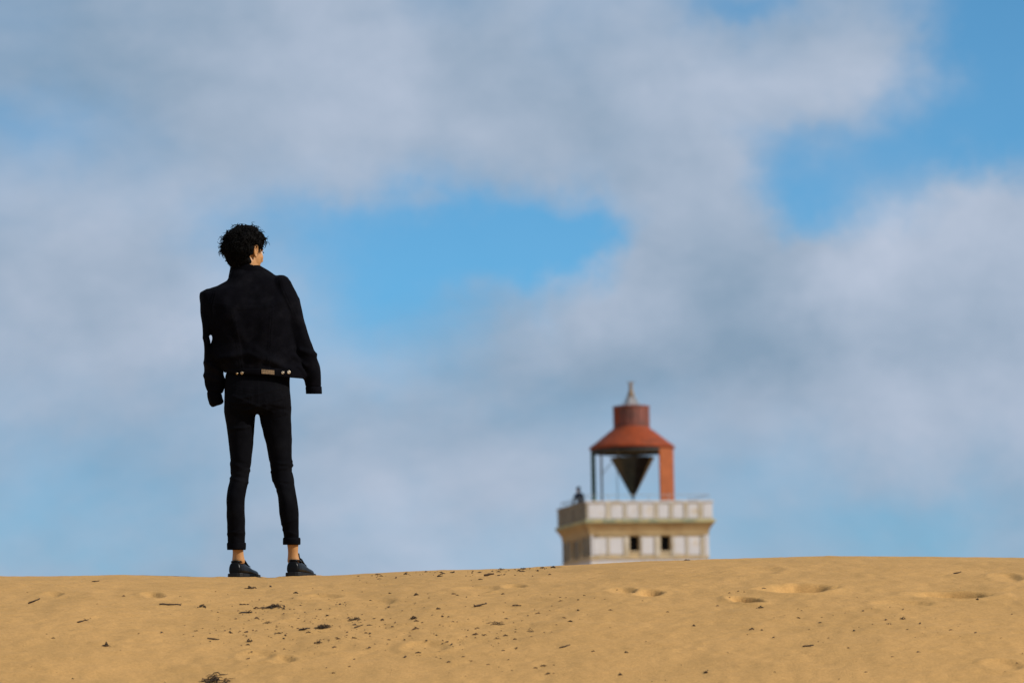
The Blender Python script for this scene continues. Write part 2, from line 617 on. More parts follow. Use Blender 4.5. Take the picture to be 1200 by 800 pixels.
def wall_with_openings(mb, F, half, z0, z1, th, ops):
    us = sorted({0.0, half * 2} | {u for o in ops for u in o[:2]})
    zs = sorted({z0, z1} | {z for o in ops for z in o[2:]})

    def solid(i, j):
        if i < 0 or j < 0 or i >= len(us) - 1 or j >= len(zs) - 1:
            return False
        uc, zc = (us[i] + us[i + 1]) / 2, (zs[j] + zs[j + 1]) / 2
        return not any(o[0] < uc < o[1] and o[2] < zc < o[3] for o in ops)

    def P(u, y, z):
        return F @ Vector((u - half, -half + y, z))
    for i in range(len(us) - 1):
        for j in range(len(zs) - 1):
            if not solid(i, j):
                continue
            a, b, c, d = us[i], us[i + 1], zs[j], zs[j + 1]
            mb.add([P(a, 0, c), P(b, 0, c), P(b, 0, d), P(a, 0, d)], [(0, 1, 2, 3)])
            mb.add([P(a, th, c), P(b, th, c), P(b, th, d), P(a, th, d)], [(3, 2, 1, 0)])
            for di, dj, e in ((-1, 0, (a, c, a, d)), (1, 0, (b, c, b, d)), (0, -1, (a, c, b, c)), (0, 1, (a, d, b, d))):
                if not solid(i + di, j + dj):
                    mb.add([P(e[0], 0, e[1]), P(e[2], 0, e[3]), P(e[2], th, e[3]), P(e[0], th, e[1])], [(0, 1, 2, 3)])


ZL0, ZL1 = T - 0.94, T - 0.78                        # ledge
ZB = T - 1.42                                        # foot of the cove / head of the panelled wall
ZS0, ZS1 = T - 2.42, T - 2.30                        # string course
hb, hp = BW / 2, PW / 2
# shaft below the string course
mb = MB()
mb.rings([[(a * (hb + e), b * (hb + e), z) for a, b in ((-1, -1), (1, -1), (1, 1), (-1, 1))] for e, z in ((0.28, 0.0), (0.0, ZS0))])
shaft = lpart(mb, 'tower_shaft', 'whitewash', light)
for z in (3.5, 7.0, 10.5):
    mb = MB()
    fbox(mb, FACES[0], hb, 2.2, 2.8, z, z + 1.1, 0.20, -0.02)
    lpart(mb, 'window', 'window_glass', light)
# watch room with its windows
FW = [(1.66, 2.08, T - 2.08, T - 1.46), (2.99, 3.41, T - 2.08, T - 1.46)]
SW = [(1.5, 1.95, T - 2.15, T - 1.5), (3.1, 3.55, T - 2.15, T - 1.5)]
mb = MB()
for k, F in enumerate(FACES):
    wall_with_openings(mb, F, hb, ZS0, ZB + 0.01, 0.35, FW if k == 0 else SW if k == 1 else [])
room = lpart(mb, 'watch_room_wall', 'old_render', light)
for k, ops in ((0, FW), (1, SW)):
    for (a, b, c, d) in ops:
        mb = MB()
        mb.box(((a + b) / 2 - hb, -hb + 0.30, (c + d) / 2), (b - a + 0.02, 0.02, d - c + 0.02), FACES[k])
        w_ = lpart(mb, 'window', 'window_glass', light)
        mb = MB()
        fbox(mb, FACES[k], hb, a - 0.04, b + 0.04, c - 0.09, c - 0.01, 0.05)
        s_ = mb.build('sill', 'old_render', None)
        s_.parent = w_
mb = MB()
mb.box((0, 0, (ZS0 + ZS1) / 2), (BW + 0.12, BW + 0.12, ZS1 - ZS0))
lpart(mb, 'string_course', 'old_render', light, bevel=0.02)
# whitewashed fields between worn strips; the left side's shade is put into a darker masonry colour
for k, F in enumerate(FACES):
    m_ = 'shaded_masonry' if k == 1 else 'whitewash'
    for (a, b) in ((0.12, 0.66), (0.80, 1.36), (2.19, 2.67), (3.55, 4.01), (4.17, 4.66)):
        if k == 1 and any(a < o[1] and b > o[0] for o in SW):
            continue
        mb = MB()
        fbox(mb, F, hb, a, b, T - 2.22 + random.uniform(-0.03, 0.03), T - 1.50 + random.uniform(-0.05, 0.05), 0.03)
        o_ = lpart(mb, 'panel', m_, room)
    for (a, b) in ((0.003, 0.09), (4.87, 4.997)):
        mb = MB()
        fbox(mb, F, hb, a, b, ZS1 + 0.003, ZB - 0.003, 0.05 + 0.003 * k)
        lpart(mb, 'corner_strip', m_, room)
    for (a, b) in ((0.69, 0.77), (1.40, 1.62), (2.11, 2.16), (2.72, 2.95), (3.44, 3.52), (4.04, 4.14), (4.70, 4.84)):
        if k == 1 and any(a < o[1] and b > o[0] for o in SW):
            continue
        mb = MB()
        fbox(mb, F, hb, a, b, ZS1 + 0.004, ZB - 0.06, 0.055)
        lpart(mb, 'strip', 'shaded_masonry' if k == 1 else 'strip_render', room)
# cove under the ledge
mb = MB()
prof = [(hb + 0.05, ZB - 0.004), (hb + 0.055, ZB + 0.12), (hb + 0.10, ZB + 0.26), (hb + 0.18, ZB + 0.38), (hb + 0.24, ZL0 + 0.004)]
mb.rings([[(a * e, b * e, z) for a, b in ((-1, -1), (1, -1), (1, 1), (-1, 1))] for e, z in prof])
lpart(mb, 'cove', 'cove_render', light)
mb = MB()
mb.box((0, 0, (ZL0 + ZL1) / 2), (PW + 0.22, PW + 0.22, ZL1 - ZL0))
ledge = lpart(mb, 'ledge', 'ledge_stone', light, bevel=0.03)
# parapet
PT = 0.22
mb = MB()
for k, F in enumerate(FACES):
    e = PT if k % 2 else 0.0
    mb.box((0, -hp + PT / 2, (T - 0.08 + ZL1) / 2 + 0.002), (PW - 2 * e, PT, T - 0.08 - ZL1), F)
parapet = lpart(mb, 'parapet', 'strip_render', light)
for k, F in enumerate(FACES):
    m_ = 'shaded_masonry' if k == 1 else 'whitewash'
    for (a, b) in ((0.08, 0.78), (1.04, 1.52), (1.71, 2.19), (2.36, 2.85), (3.05, 3.48), (3.68, 4.11), (4.33, 4.74), (4.97, 5.36)):
        mb = MB()
        fbox(mb, F, hp, a, b, ZL1 + 0.05, T - 0.14 + random.uniform(-0.03, 0.02), 0.03)
        lpart(mb, 'panel', m_, parapet)
    for (a, b) in ((0.81, 1.01), (1.56, 1.67), (2.22, 2.33), (2.88, 3.01), (3.52, 3.64), (4.15, 4.29), (4.78, 4.93)):
        mb = MB()
        fbox(mb, F, hp, a, b, ZL1 + 0.004, T - 0.083, 0.05)
        lpart(mb, 'strip', 'shaded_masonry' if k == 1 else 'strip_render', parapet)
    mb = MB()
    e = 0.0 if k % 2 == 0 else PT + 0.04
    mb.box((0, -hp + PT / 2 - 0.01, T - 0.04), (PW + 0.10 - 2 * (e + 0.012 if e else 0), PT + 0.08, 0.08), F)
    lpart(mb, 'coping', 'shaded_masonry' if k == 1 else 'whitewash', parapet)
mb = MB()
mb.box((0, 0, T - 0.96), (PW - 2 * PT - 0.01, PW - 2 * PT - 0.01, 0.10))
lpart(mb, 'gallery_floor', 'old_render', light)
GF = T - 0.91
# railing above the coping
mb = MB()
q = hp - 0.11
mb.tube([(-q, -q, T + 0.24), (q, -q, T + 0.24), (q, q, T + 0.24), (-q, q, T + 0.24), (-q, -q, T + 0.24)], 0.014, 6)
rail = lpart(mb, 'handrail', 'grey_iron', light)
for k, F in enumerate(FACES):
    for u in np.linspace(-q, q, 7)[:-1]:
        mb = MB()
        mb.tube([F @ Vector((u, -q, T - 0.02)), F @ Vector((u, -q, T + 0.24))], 0.011, 6)
        lpart(mb, 'railing_post', 'grey_iron', rail)

# lantern
lant = bpy.data.objects.new('lantern', None)
COL.objects.link(lant)
lant.parent = light
vLC = LM.inverted() @ at(740.5, 519, LD)
LX = vLC.x
lz = lambda py: T + (586.5 - py) / 27.9
ZE = lz(519)
RW = 1.74
RB = Matrix.Rotation(-LROT, 4, 'Z')                  # lantern bearings measured from the view direction


def lan(mb, name, m, parent=lant, smooth_=False):
    o = mb.build(name, m, None, smooth_)
    o.parent = parent
    if parent is lant:
        pass
    return o


lant.location = (LX, 0, 0)
lant.rotation_euler = (0, 0, -LROT)
mb = MB()
prof = [(0.0, lz(495)), (0.76, lz(495)), (0.80, lz(497.5)), (0.98, lz(501)), (1.25, lz(507)), (1.52, lz(513)), (1.77, lz(518.0)), (1.80, lz(519.5)), (1.80, lz(521.5)),
        (1.74, lz(521.6)), (1.70, lz(519.6)), (1.2, lz(508.5)), (0.8, lz(500)), (0.0, lz(499))]
mb.lathe(prof, 40, cap=False)
roof = lan(mb, 'roof', 'red_paint', smooth_=True)
mb = MB()
mb.lathe([(1.735, lz(521.2)), (1.735, lz(525.5)), (1.62, lz(525.5)), (1.62, lz(521.2))], 40, closed=True)
lan(mb, 'eaves_ring', 'dark_interior')
mb = MB()
mb.lathe([(1.6, lz(521.5)), (1.6, lz(522.8)), (0.02, lz(522.8)), (0.02, lz(521.5))], 40, closed=True)
lan(mb, 'lantern_ceiling', 'dark_interior')
mb = MB()
mb.lathe([(0.765, lz(498)), (0.765, lz(494)), (0.745, lz(493.5)), (0.745, lz(474)), (0.785, lz(473)), (0.785, lz(471)), (0.70, lz(470.4)), (0.70, lz(472))], 32)
drum = lan(mb, 'drum', 'rusty_red')
for a in range(16):                                  # riveted sheets of the drum, slightly uneven
    mb = MB()
    a0, a1 = R(a * 22.5 + 1.2), R(a * 22.5 + 21.3)
    r0, r1 = 0.744, 0.757 + random.uniform(0, 0.012)
    ring = lambda r, z: [(r * math.cos(t), r * math.sin(t), z) for t in (a0, (a0 + a1) / 2, a1)]
    zz0, zz1 = lz(493.0), lz(474.4) + random.uniform(0, 0.05)
    mb.rings([ring(r0, zz0) + ring(r1, zz0)[::-1], ring(r0, zz1) + ring(r1, zz1)[::-1]])
    o_ = lan(mb, 'drum_sheet', 'red_paint' if random.random() < 0.35 else 'rusty_red', drum)
mb = MB()
mb.lathe([(0.70, lz(471.8)), (0.66, lz(470.6)), (0.30, lz(469)), (0.24, lz(465)), (0.13, lz(460)), (0.06, lz(457))], 24)
cap = lan(mb, 'vent_cap', 'pale_metal', smooth_=True)
for a in range(6):
    mb = MB()
    an = R(a * 60 + 15)
    mb.tube([(0.42 * math.cos(an), 0.42 * math.sin(an), lz(470)), (0.08 * math.cos(an), 0.08 * math.sin(an), lz(456))], 0.018, 6)
    lan(mb, 'strut', 'grey_iron', cap)
mb = MB()
mb.lathe([(0.03, lz(462)), (0.13, lz(461)), (0.15, lz(457)), (0.10, lz(453)), (0.07, lz(450)), (0.085, lz(447)), (0.05, lz(443.5)), (0.01, lz(441))], 16)
fin = lan(mb, 'finial', 'bronze', smooth_=True)
mb = MB()
mb.tube([(-0.17, 0.02, lz(442.2)), (-0.05, 0, lz(443.6)), (0.06, 0, lz(443.4)), (0.17, -0.02, lz(441.8))], [0.012, 0.025, 0.025, 0.012], 6)
lan(mb, 'wind_vane', 'bronze', fin)
# red sheet wall on the right, green post on the left, thinner grey posts
mb = MB()
arc = [R(a) for a in np.linspace(-50, 30, 15)]
ring = lambda z: [(RW * math.cos(t), RW * math.sin(t), z) for t in arc] + [((RW - 0.06) * math.cos(t), (RW - 0.06) * math.sin(t), z) for t in arc[::-1]]
mb.rings([ring(GF), ring(lz(521.0))])
lan(mb, 'red_wall_sheet', 'sunlit_red_paint')
for t in np.linspace(-38, 20, 3):
    mb = MB()
    t = R(t)
    mb.tube([((RW - 0.085) * math.cos(t), (RW - 0.085) * math.sin(t), GF), ((RW - 0.085) * math.cos(t), (RW - 0.085) * math.sin(t), lz(522))], 0.03, 6)
    lan(mb, 'wall_post', 'rusty_red')
for an, r_, m_ in ((184, 0.095, 'green_iron'), (141, 0.045, 'pale_metal'), (112, 0.016, 'grey_iron')):
    mb = MB()
    t = R(an)
    rr = 1.655
    mb.tube([(rr * math.cos(t), rr * math.sin(t), GF), (rr * math.cos(t), rr * math.sin(t), lz(524))], r_, 8)
    lan(mb, 'lantern_post', m_)
mb = MB()
t0, t1 = R(184), R(141)
mb.tube([(1.655 * math.cos(t1), 1.655 * math.sin(t1), lz(549)), (1.655 * math.cos(R(125)), 1.655 * math.sin(R(125)), lz(537)), (1.655 * math.cos(R(112)), 1.655 * math.sin(R(112)), lz(527))], 0.02, 6)
lan(mb, 'brace', 'grey_iron')
mb = MB()
pts = [(1.3 * math.cos(R(a)), 1.3 * math.sin(R(a)), GF + 1.05) for a in range(60, 211, 10)]
mb.tube(pts, 0.014, 6)
lan(mb, 'inner_rail', 'grey_iron')
# black funnel with eight flat sides hanging point down
mb = MB()
n = 8
zt, zb = lz(531), lz(581)
mb.rings([[(r * math.cos(2 * math.pi * (a + 0.2) / n), r * math.sin(2 * math.pi * (a + 0.2) / n), z) for a in range(n)]
          for r, z in ((0.90, zt - 0.02), (0.97, zt - 0.04), (0.97, zt), (0.93, zt), (0.90, zt - 0.06))])
fun = lan(mb, 'funnel', 'cone_metal')
for a in range(n):
    a0, a1 = 2 * math.pi * (a + 0.2) / n, 2 * math.pi * (a + 1.2) / n
    A, B_, C_ = Vector((0.94 * math.cos(a0), 0.94 * math.sin(a0), zt - 0.03)), Vector((0.94 * math.cos(a1), 0.94 * math.sin(a1), zt - 0.03)), Vector((0, 0, zb))
    nn = (B_ - A).cross(C_ - A).normalized() * 0.02
    mb = MB()
    cen = (A + B_ + C_) / 3
    A, B_ = A + (cen - A) * 0.012, B_ + (cen - B_) * 0.012
    mb.add([A, B_, C_, A + nn, B_ + nn, C_ + nn], [(0, 1, 2), (5, 4, 3), (0, 3, 4, 1), (1, 4, 5, 2), (2, 5, 3, 0)])
    lan(mb, 'funnel_plate', 'cone_metal', fun)
for a in range(4):
    t = R(45 + 90 * a)
    mb = MB()
    mb.tube([(0.7 * math.cos(t), 0.7 * math.sin(t), zt - 0.08), (0.9 * math.cos(t), 0.9 * math.sin(t), lz(522.3))], 0.014, 6)
    lan(mb, 'hanger_rod', 'grey_iron', fun)
mb = MB()
mb.tube([(0, 0, GF), (0, 0, zb + 0.08)], [0.06, 0.03], 8)
lan(mb, 'funnel_pedestal', 'green_iron', fun)


# ------------------------------------------------------------------ people: shared tools
def loft_px(mb, rows, D0, n=28, ex=2.3, cap=True):
    """rows: (py, left px, right px, centre depth m, half depth m); optional 6th: py of the right edge"""
    rs = []
    for r in rows:
        py, xl, xr, yc, hd = r[:5]
        pyr = r[5] if len(r) > 5 else py
        ring_ = []
        for a in range(n):
            t = 2 * math.pi * a / n
            c, s = math.cos(t), math.sin(t)
            c = math.copysign(abs(c) ** (2 / ex), c)
            s = math.copysign(abs(s) ** (2 / ex), s)
            px = (xl + xr) / 2 + (xr - xl) / 2 * c
            ring_.append(at(px, py + (pyr - py) * (c + 1) / 2, D0 + yc + hd * s))
        rs.append(ring_)
    mb.rings(rs, cap)
    return mb


def interp_rows(rows, step=3.0):
    """smooth (Catmull-Rom) resampling of loft rows"""
    a = np.array([list(r[:5]) + [r[5] if len(r) > 5 else r[0]] for r in rows], float)
    out = []
    for i in range(len(a) - 1):
        p0, p1, p2, p3 = a[max(i - 1, 0)], a[i], a[i + 1], a[min(i + 2, len(a) - 1)]
        k = max(1, int(round(abs(p2[0] - p1[0]) / step)))
        for j in range(k):
            t = j / k
            q = 0.5 * ((2 * p1) + (p2 - p0) * t + (2 * p0 - 5 * p1 + 4 * p2 - p3) * t * t + (3 * p1 - p0 - 3 * p2 + p3) * t ** 3)
            q[0] = p1[0] + (p2[0] - p1[0]) * t
            q[5] = p1[5] + (p2[5] - p1[5]) * t
            out.append(tuple(q))
    out.append(tuple(a[-1]))
    return out


def to_px(co):
    """photo pixels of world points (n, 3)"""
    inv = np.array(CROT.inverted())
    v = (co - np.array(CAM)) @ inv.T
    return np.stack([600 + FPX * v[:, 0] / -v[:, 2], 400 - FPX * v[:, 1] / -v[:, 2]], -1)


def seg_dist(p, a, b):
    a, b = np.array(a, float), np.array(b, float)
    t = np.clip(((p - a) @ (b - a)) / ((b - a) @ (b - a)), 0, 1)
    return np.linalg.norm(p - (a + t[:, None] * (b - a)), axis=1)


def poly_dist(p, pts):
    return np.min([seg_dist(p, pts[i], pts[i + 1]) for i in range(len(pts) - 1)], axis=0)


def fold_noise(co, sx, sz, seed):
    return np.array([mnoise.noise((x * sx + seed, y * sx, z * sz)) for x, y, z in co])


def finger(mb, base, d, up, lens, r):
    """a bent finger of three joints: each joint curls towards up"""
    p = Vector(base)
    pts, rad = [p - Vector(d) * 0.02], [r]
    v = Vector(d).normalized()
    u = Vector(up).normalized()
    pts.append(p.copy())
    rad.append(r)
    for k, l in enumerate(lens):
        p = p + v * l
        pts.append(p.copy())
        rad.append(r * (0.95 - 0.1 * k))
        v = (v + u * 0.75).normalized()
    mb.tube(pts, rad, 8)


def hand(mb, wrist, down, side, fwd, s=1.0):
    """palm, four unequal fingers and a thumb leaving the side of the palm; fingers curl towards fwd"""
    w, dn, sd, fw = Vector(wrist), Vector(down).normalized(), Vector(side).normalized(), Vector(fwd).normalized()
    m3 = Matrix((fw, sd, dn)).transposed()
    mb.ball(w + dn * 0.045 * s, (0.016 * s, 0.040 * s, 0.055 * s), m3)
    for k, (o, lens) in enumerate(((0.030, (.042, .026, .020)), (0.010, (.047, .030, .022)), (-0.011, (.044, .028, .021)), (-0.031, (.034, .021, .018)))):
        finger(mb, w + dn * 0.088 * s + sd * o * s, dn + fw * 0.35, fw - dn * 0.25, [l * s for l in lens], 0.0082 * s)
    finger(mb, w + dn * 0.030 * s + sd * 0.036 * s, dn * 0.7 + sd * 0.55 + fw * 0.5, dn * 0.5 - sd * 0.4 + fw * 0.2, [0.034 * s, 0.028 * s, 0.0001], 0.0095 * s)


# ------------------------------------------------------------------ the person on the crest
FL = (279, 676.5)                                    # ankle pixels over the left and right shoe
feet = at(310, 677, DC)
person = empty('person', (feet.x, DC, float(H(feet.x, DC))), 'person with curly black hair in black jacket and cuffed trousers standing on the sand crest', 'person')

# jacket ------------------------------------------------------------
mb = MB()
torso = [(311, 275, 304, 0.05, 0.055), (317, 270.5, 313, 0.04, 0.075), (323, 268.6, 323, 0.03, 0.09), (329, 265.5, 333, 0.025, 0.10), (335, 255, 337, 0.02, 0.108), (339.5, 241.5, 340, 0.015, 0.112),
         (344, 235.5, 342, 0.01, 0.115), (358, 237, 344, 0.0, 0.125), (372, 240, 345.5, -0.005, 0.130), (384, 243.5, 346.5, -0.005, 0.129), (393, 248.0, 347.5, -0.005, 0.128), (402, 248.2, 349, -0.005, 0.126), (409, 246, 350.5, -0.008, 0.125), (420, 247, 352.5, -0.01, 0.125),
         (430, 256, 356, -0.01, 0.124), (434, 262, 358.6, -0.01, 0.122, 440), (436, 264, 358.4, -0.01, 0.120, 443)]
loft_px(mb, interp_rows(torso), DC, 40, 2.6)
sl = [(338.5, 242, 264, 0.01, 0.06), (342.5, 234.0, 262, 0.01, 0.078), (355, 234.2, 257, 0.01, 0.080), (370, 235.2, 250.5, 0.0, 0.072), (385, 236.6, 246.8, -0.01, 0.064), (394, 237.4, 245.4, -0.01, 0.060),
      (402, 238.1, 245.6, -0.01, 0.060), (410, 238.7, 249.2, -0.005, 0.060), (420, 239.0, 254, 0.0, 0.060), (432, 239.1, 259.5, 0.01, 0.062), (446, 239.2, 263.6, 0.02, 0.057), (452, 240.0, 263.0, 0.02, 0.050), (459, 242.4, 260, 0.02, 0.045)]
loft_px(mb, interp_rows(sl), DC, 28, 2.4)
sr = [(322.6, 324, 333, 0.0, 0.04), (325, 320, 337.5, 0.0, 0.065), (330, 316, 341, 0.0, 0.075), (345, 318, 347.2, -0.005, 0.078), (369, 325, 354.6, -0.01, 0.072), (399, 336, 363.6, -0.01, 0.066), (414, 342, 368.8, -0.01, 0.062),
      (426, 347.5, 373.8, -0.005, 0.058), (440, 355.5, 375.8, 0.0, 0.054), (453, 358.4, 376.6, 0.01, 0.048)]
loft_px(mb, interp_rows(sr), DC, 28, 2.2)
me = remeshed(mb, 'jacket', 0.0052, 5)
co, no = coords(me), normals(me)
pp = to_px(co)
facing = np.clip(-no[:, 1], 0, 1)
d = 0.006 * fold_noise(co, 9, 5, 3.0) + 0.0035 * fold_noise(co, 22, 14, 8.0)
# drag lines from the armholes and across the lower back, pulled tight elbows
for (pts, amp, wd) in (([(262, 352), (275, 380), (300, 420)], 0.004, 6), ([(330, 345), (320, 372), (300, 404)], 0.005, 6), ([(258, 420), (290, 414), (318, 424), (340, 434)], 0.006, 4),
                       ([(300, 410), (325, 424)], 0.004, 4), ([(348, 352), (352, 380), (360, 404)], 0.004, 4), ([(345, 418), (358, 428)], 0.006, 3), ([(352, 410), (368, 416)], 0.006, 3),
                       ([(240, 396), (250, 404)], 0.003, 3), ([(242, 425), (258, 436)], 0.005, 3), ([(350, 430), (358, 440)], 0.006, 2.5), ([(240, 440), (260, 446)], 0.004, 3)):
    d += 1.8 * amp * np.exp(-(poly_dist(pp, pts) / wd) ** 2)
# seams: yoke, back panels, armholes
for pts in ([(246, 356), (280, 361), (310, 360), (335, 353)], [(272, 362), (279, 400), (283, 432)], [(318, 360), (316, 400), (314, 432)], [(328, 324), (331, 338), (338, 352), (346, 372)], [(252, 341), (248, 360), (249, 380)]):
    dd = poly_dist(pp, pts)
    d += facing * (0.0028 * np.exp(-((dd - 1.0) / 0.9) ** 2) - 0.0022 * np.exp(-(dd / 0.5) ** 2))
co = co + no * d[:, None]
setco(me, co)
jacket = link('jacket', me, 'black_denim', person, True)


def band(rows, name, m, parent, ex=2.3, th=0.006, n=36, bulge=0.004):
    """a cloth band with outer and inner wall, a rounded lip at both ends"""
    k = FPX / DC
    mb = MB()
    t = th * k
    full = []
    a, b = rows[0], rows[-1]
    seq = [(r, +1) for r in rows] + [(r, -1) for r in rows[::-1]]
    rs = []
    for r, sgn in seq:
        e = bulge * k if sgn > 0 else -t + bulge * k
        row = (r[0], r[1] - e, r[2] + e, r[3], r[4] + e / k) + tuple(r[5:])
        m2 = MB()
        loft_px(m2, [row, row], DC, n, ex, False)
        rs.append(m2.v[:n])
    mb.rings(rs, False, True)
    return mb.build(name, m, parent, True)


wb = band([(431.5, 261, 357.6, -0.01, 0.125, 431.5), (432.0, 260.6, 358.2, -0.01, 0.127, 434), (435.6, 263, 358.8, -0.01, 0.126, 442.5), (436.4, 264, 358.4, -0.01, 0.124, 443.6)], 'waistband', 'black_denim', jacket, 2.5, 0.016, 44, 0.003)
band([(452.5, 358.6, 376.4, 0.01, 0.047), (453.5, 358.3, 376.8, 0.01, 0.049), (460.5, 358.6, 377.2, 0.01, 0.047), (461.4, 359, 376.8, 0.01, 0.046)], 'cuff', 'black_denim', jacket, 2.2, 0.012, 28, 0.001)
# bunched left cuff, gathered over the hand
mb = MB()
loft_px(mb, interp_rows([(456, 243.6, 259.5, 0.02, 0.040), (460, 242.8, 259.6, 0.02, 0.043), (465, 243, 261, 0.025, 0.045), (469, 243.6, 261.6, 0.03, 0.044, 470), (473, 245.5, 260.5, 0.03, 0.038, 472), (476.5, 248.2, 256, 0.03, 0.026, 475)], 1.5), DC, 24, 2.2)
me = remeshed(mb, 'cuff', 0.004, 3)
co, no = coords(me), normals(me)
setco(me, co + no * (0.006 * fold_noise(co, 30, 34, 5.0))[:, None])
link('cuff', me, 'black_denim', jacket, True)
# collar: a standing band, open at the front, higher on the left of the nape and falling to the right
mb = MB()
top = [(311.5, 270.6), (308.8, 289.5), (312.0, 300), (316.5, 309.5), (324.5, 319.5)]
outer, n_ = [], 26
rs = []
cols = []
for a in range(n_):
    t = R(-205 + 230 * a / (n_ - 1))                 # bearing round the neck; -90 faces the camera
    cxp, hw, hd = 293.5, 24.0, 0.088
    px = cxp + hw * math.cos(t)
    yd = 0.055 + hd * math.sin(t)
    f = np.interp(px, [270, 275, 289.5, 300, 309.5, 318], [313, 309.5, 308.6, 311.6, 316.2, 322.5])
    if yd > 0.09:
        f += 3
    lo = f + 15 if px < 300 else f + 12
    pw = (px - cxp)
    cols.append([at(px + pw * 0.10, lo + 1, DC + yd * 1.1 - 0.004), at(px + pw * 0.075, lo - 4, DC + yd * 1.06), at(px + pw * 0.0, f + 2, DC + yd * 1.0), at(px - pw * 0.01, f, DC + yd * 0.99), at(px - pw * 0.04, f + 0.6, DC + yd * 0.955),
                 at(px - pw * 0.05, f + 5, DC + yd * 0.94), at(px - pw * 0.02, lo, DC + yd * 0.96)])
mb.rings(cols, True)
collar = mb.build('collar', 'black_denim', jacket, True)
# things set on the back of the jacket
dgm = BVHTree.FromPolygons(*(lambda m_: ([v.co.copy() for v in m_.vertices], [tuple(p.vertices) for p in m_.polygons]))(wb.data))


def on_band(px, py):
    v = ray(px, py).normalized()
    h = dgm.ray_cast(CAM, v)
    return (h[0], h[1]) if h[0] is not None else (at(px, py, DC - 0.135), Vector((0, -1, 0)))


for (px, py, r_) in ((278, 437.4, 0.0062), (283.6, 437.0, 0.0082), (331.2, 436.6, 0.0080), (338.4, 436.0, 0.0100)):
    p, nrm = on_band(px, py)
    if nrm.y > 0:
        nrm = -nrm
    mb = MB()
    mb.lathe([(r_ * 0.6, -0.003), (r_, 0.0), (r_, 0.0025), (r_ * 0.75, 0.004), (r_ * 0.45, 0.0028), (0.0006, 0.0034)], 14)
    mb.v = [tuple(p + nrm.to_track_quat('Z', 'Y') @ Vector(q)) for q in mb.v]
    mb.build('button', 'brass', wb, True)
mb = MB()
gx, gy = 6, 3
gr = []
for i in range(gx):
    for j in range(gy):
        px, py = 306.5 + 15.0 * i / (gx - 1), 432.6 + 5.0 * j / (gy - 1) + 1.2 * i / (gx - 1)
        p, nrm = on_band(px, py)
        gr.append(p + Vector((0, -0.0035, 0)))
bk = [p + Vector((0, 0.006, 0)) for p in gr]
fs = []
for i in range(gx - 1):
    for j in range(gy - 1):
        a = i * gy + j
        fs.append((a, a + 1, a + gy + 1, a + gy))
        fs.append(tuple(k + gx * gy for k in (a, a + gy, a + gy + 1, a + 1)))
edge = [(i * gy) for i in range(gx)] + [(gx - 1) * gy + j for j in range(1, gy)] + [i * gy + gy - 1 for i in range(gx - 2, -1, -1)] + [j for j in range(gy - 2, 0, -1)]
for a, b in zip(edge, edge[1:] + edge[:1]):
    fs.append((a, b, b + gx * gy, a + gx * gy))
mb.add(gr + bk, fs)
patch = mb.build('leather_patch', 'leather_patch', wb)

# trousers ----------------------------------------------------------
mb = MB()
loft_px(mb, interp_rows([(428, 268, 338, 0, 0.10), (440, 264.2, 340, -0.005, 0.108), (450, 263.6, 339.6, -0.012, 0.115), (462, 263, 340.4, -0.02, 0.122), (474, 262.6, 341.2, -0.018, 0.122), (481, 262.5, 341.6, -0.008, 0.112), (485, 264, 340, 0.0, 0.095)]), DC, 40, 2.4)
legL = [(468, 263.5, 302, -0.015, 0.105), (480, 262.6, 301, -0.008, 0.103), (486, 263, 299.8, -0.002, 0.098), (505, 266, 297.8, 0.0, 0.088), (521, 268, 296.6, 0.002, 0.082), (541, 269.6, 294.2, 0.0, 0.073), (553, 270, 292.6, -0.002, 0.068),
        (562, 269.2, 291.8, -0.008, 0.066), (572, 266.8, 289.6, -0.02, 0.065), (583, 265.2, 287.3, -0.032, 0.066), (598, 265.3, 287, -0.035, 0.064), (612, 265.7, 287.2, -0.03, 0.058), (626, 266.2, 287.3, -0.02, 0.052), (640, 267, 287.4, -0.012, 0.049)]
loft_px(mb, interp_rows(legL), DC, 30, 2.15)
legR = [(468, 301, 341, -0.015, 0.105), (480, 302, 341.5, -0.008, 0.103), (488, 303.6, 341.4, -0.002, 0.097), (505, 307.4, 341.8, 0.0, 0.088), (521, 311.6, 342, 0.002, 0.082), (541, 315.8, 342.2, 0.0, 0.073), (552, 317.2, 342.8, -0.004, 0.068),
        (561, 318.6, 344.4, -0.01, 0.066), (572, 323.2, 346, -0.022, 0.065), (583, 325.8, 348, -0.034, 0.066), (598, 327, 349.8, -0.036, 0.063), (612, 329.2, 350, -0.03, 0.057), (626, 332, 350, -0.02, 0.051), (634, 333, 350.4, -0.014, 0.049)]
loft_px(mb, interp_rows(legR), DC, 30, 2.15)
me = remeshed(mb, 'trousers', 0.0050, 4)
co, no = coords(me), normals(me)
pp = to_px(co)
d = 0.0028 * fold_noise(co, 12, 10, 1.0) + 0.0018 * fold_noise(co, 30, 24, 4.0)
rng = random.Random(3)
for cx0, cy0, w_, k_ in ((281, 556, 12, 7), (330, 556, 13, 8), (276, 628, 9, 4), (340, 622, 9, 4), (280, 486, 14, 4), (324, 486, 14, 4), (300, 470, 30, 3)):
    for i in range(k_):
        y0 = cy0 + rng.uniform(-16, 16)
        s_ = rng.uniform(-0.35, 0.35)
        pts = [(cx0 - w_ * rng.uniform(0.5, 1.1), y0 - s_ * w_), (cx0 + w_ * rng.uniform(0.5, 1.1), y0 + s_ * w_)]
        d += rng.choice((1, 1, -0.7)) * 0.0032 * np.exp(-(poly_dist(pp, pts) / 1.7) ** 2)
facing = np.clip(-no[:, 1], 0, 1)
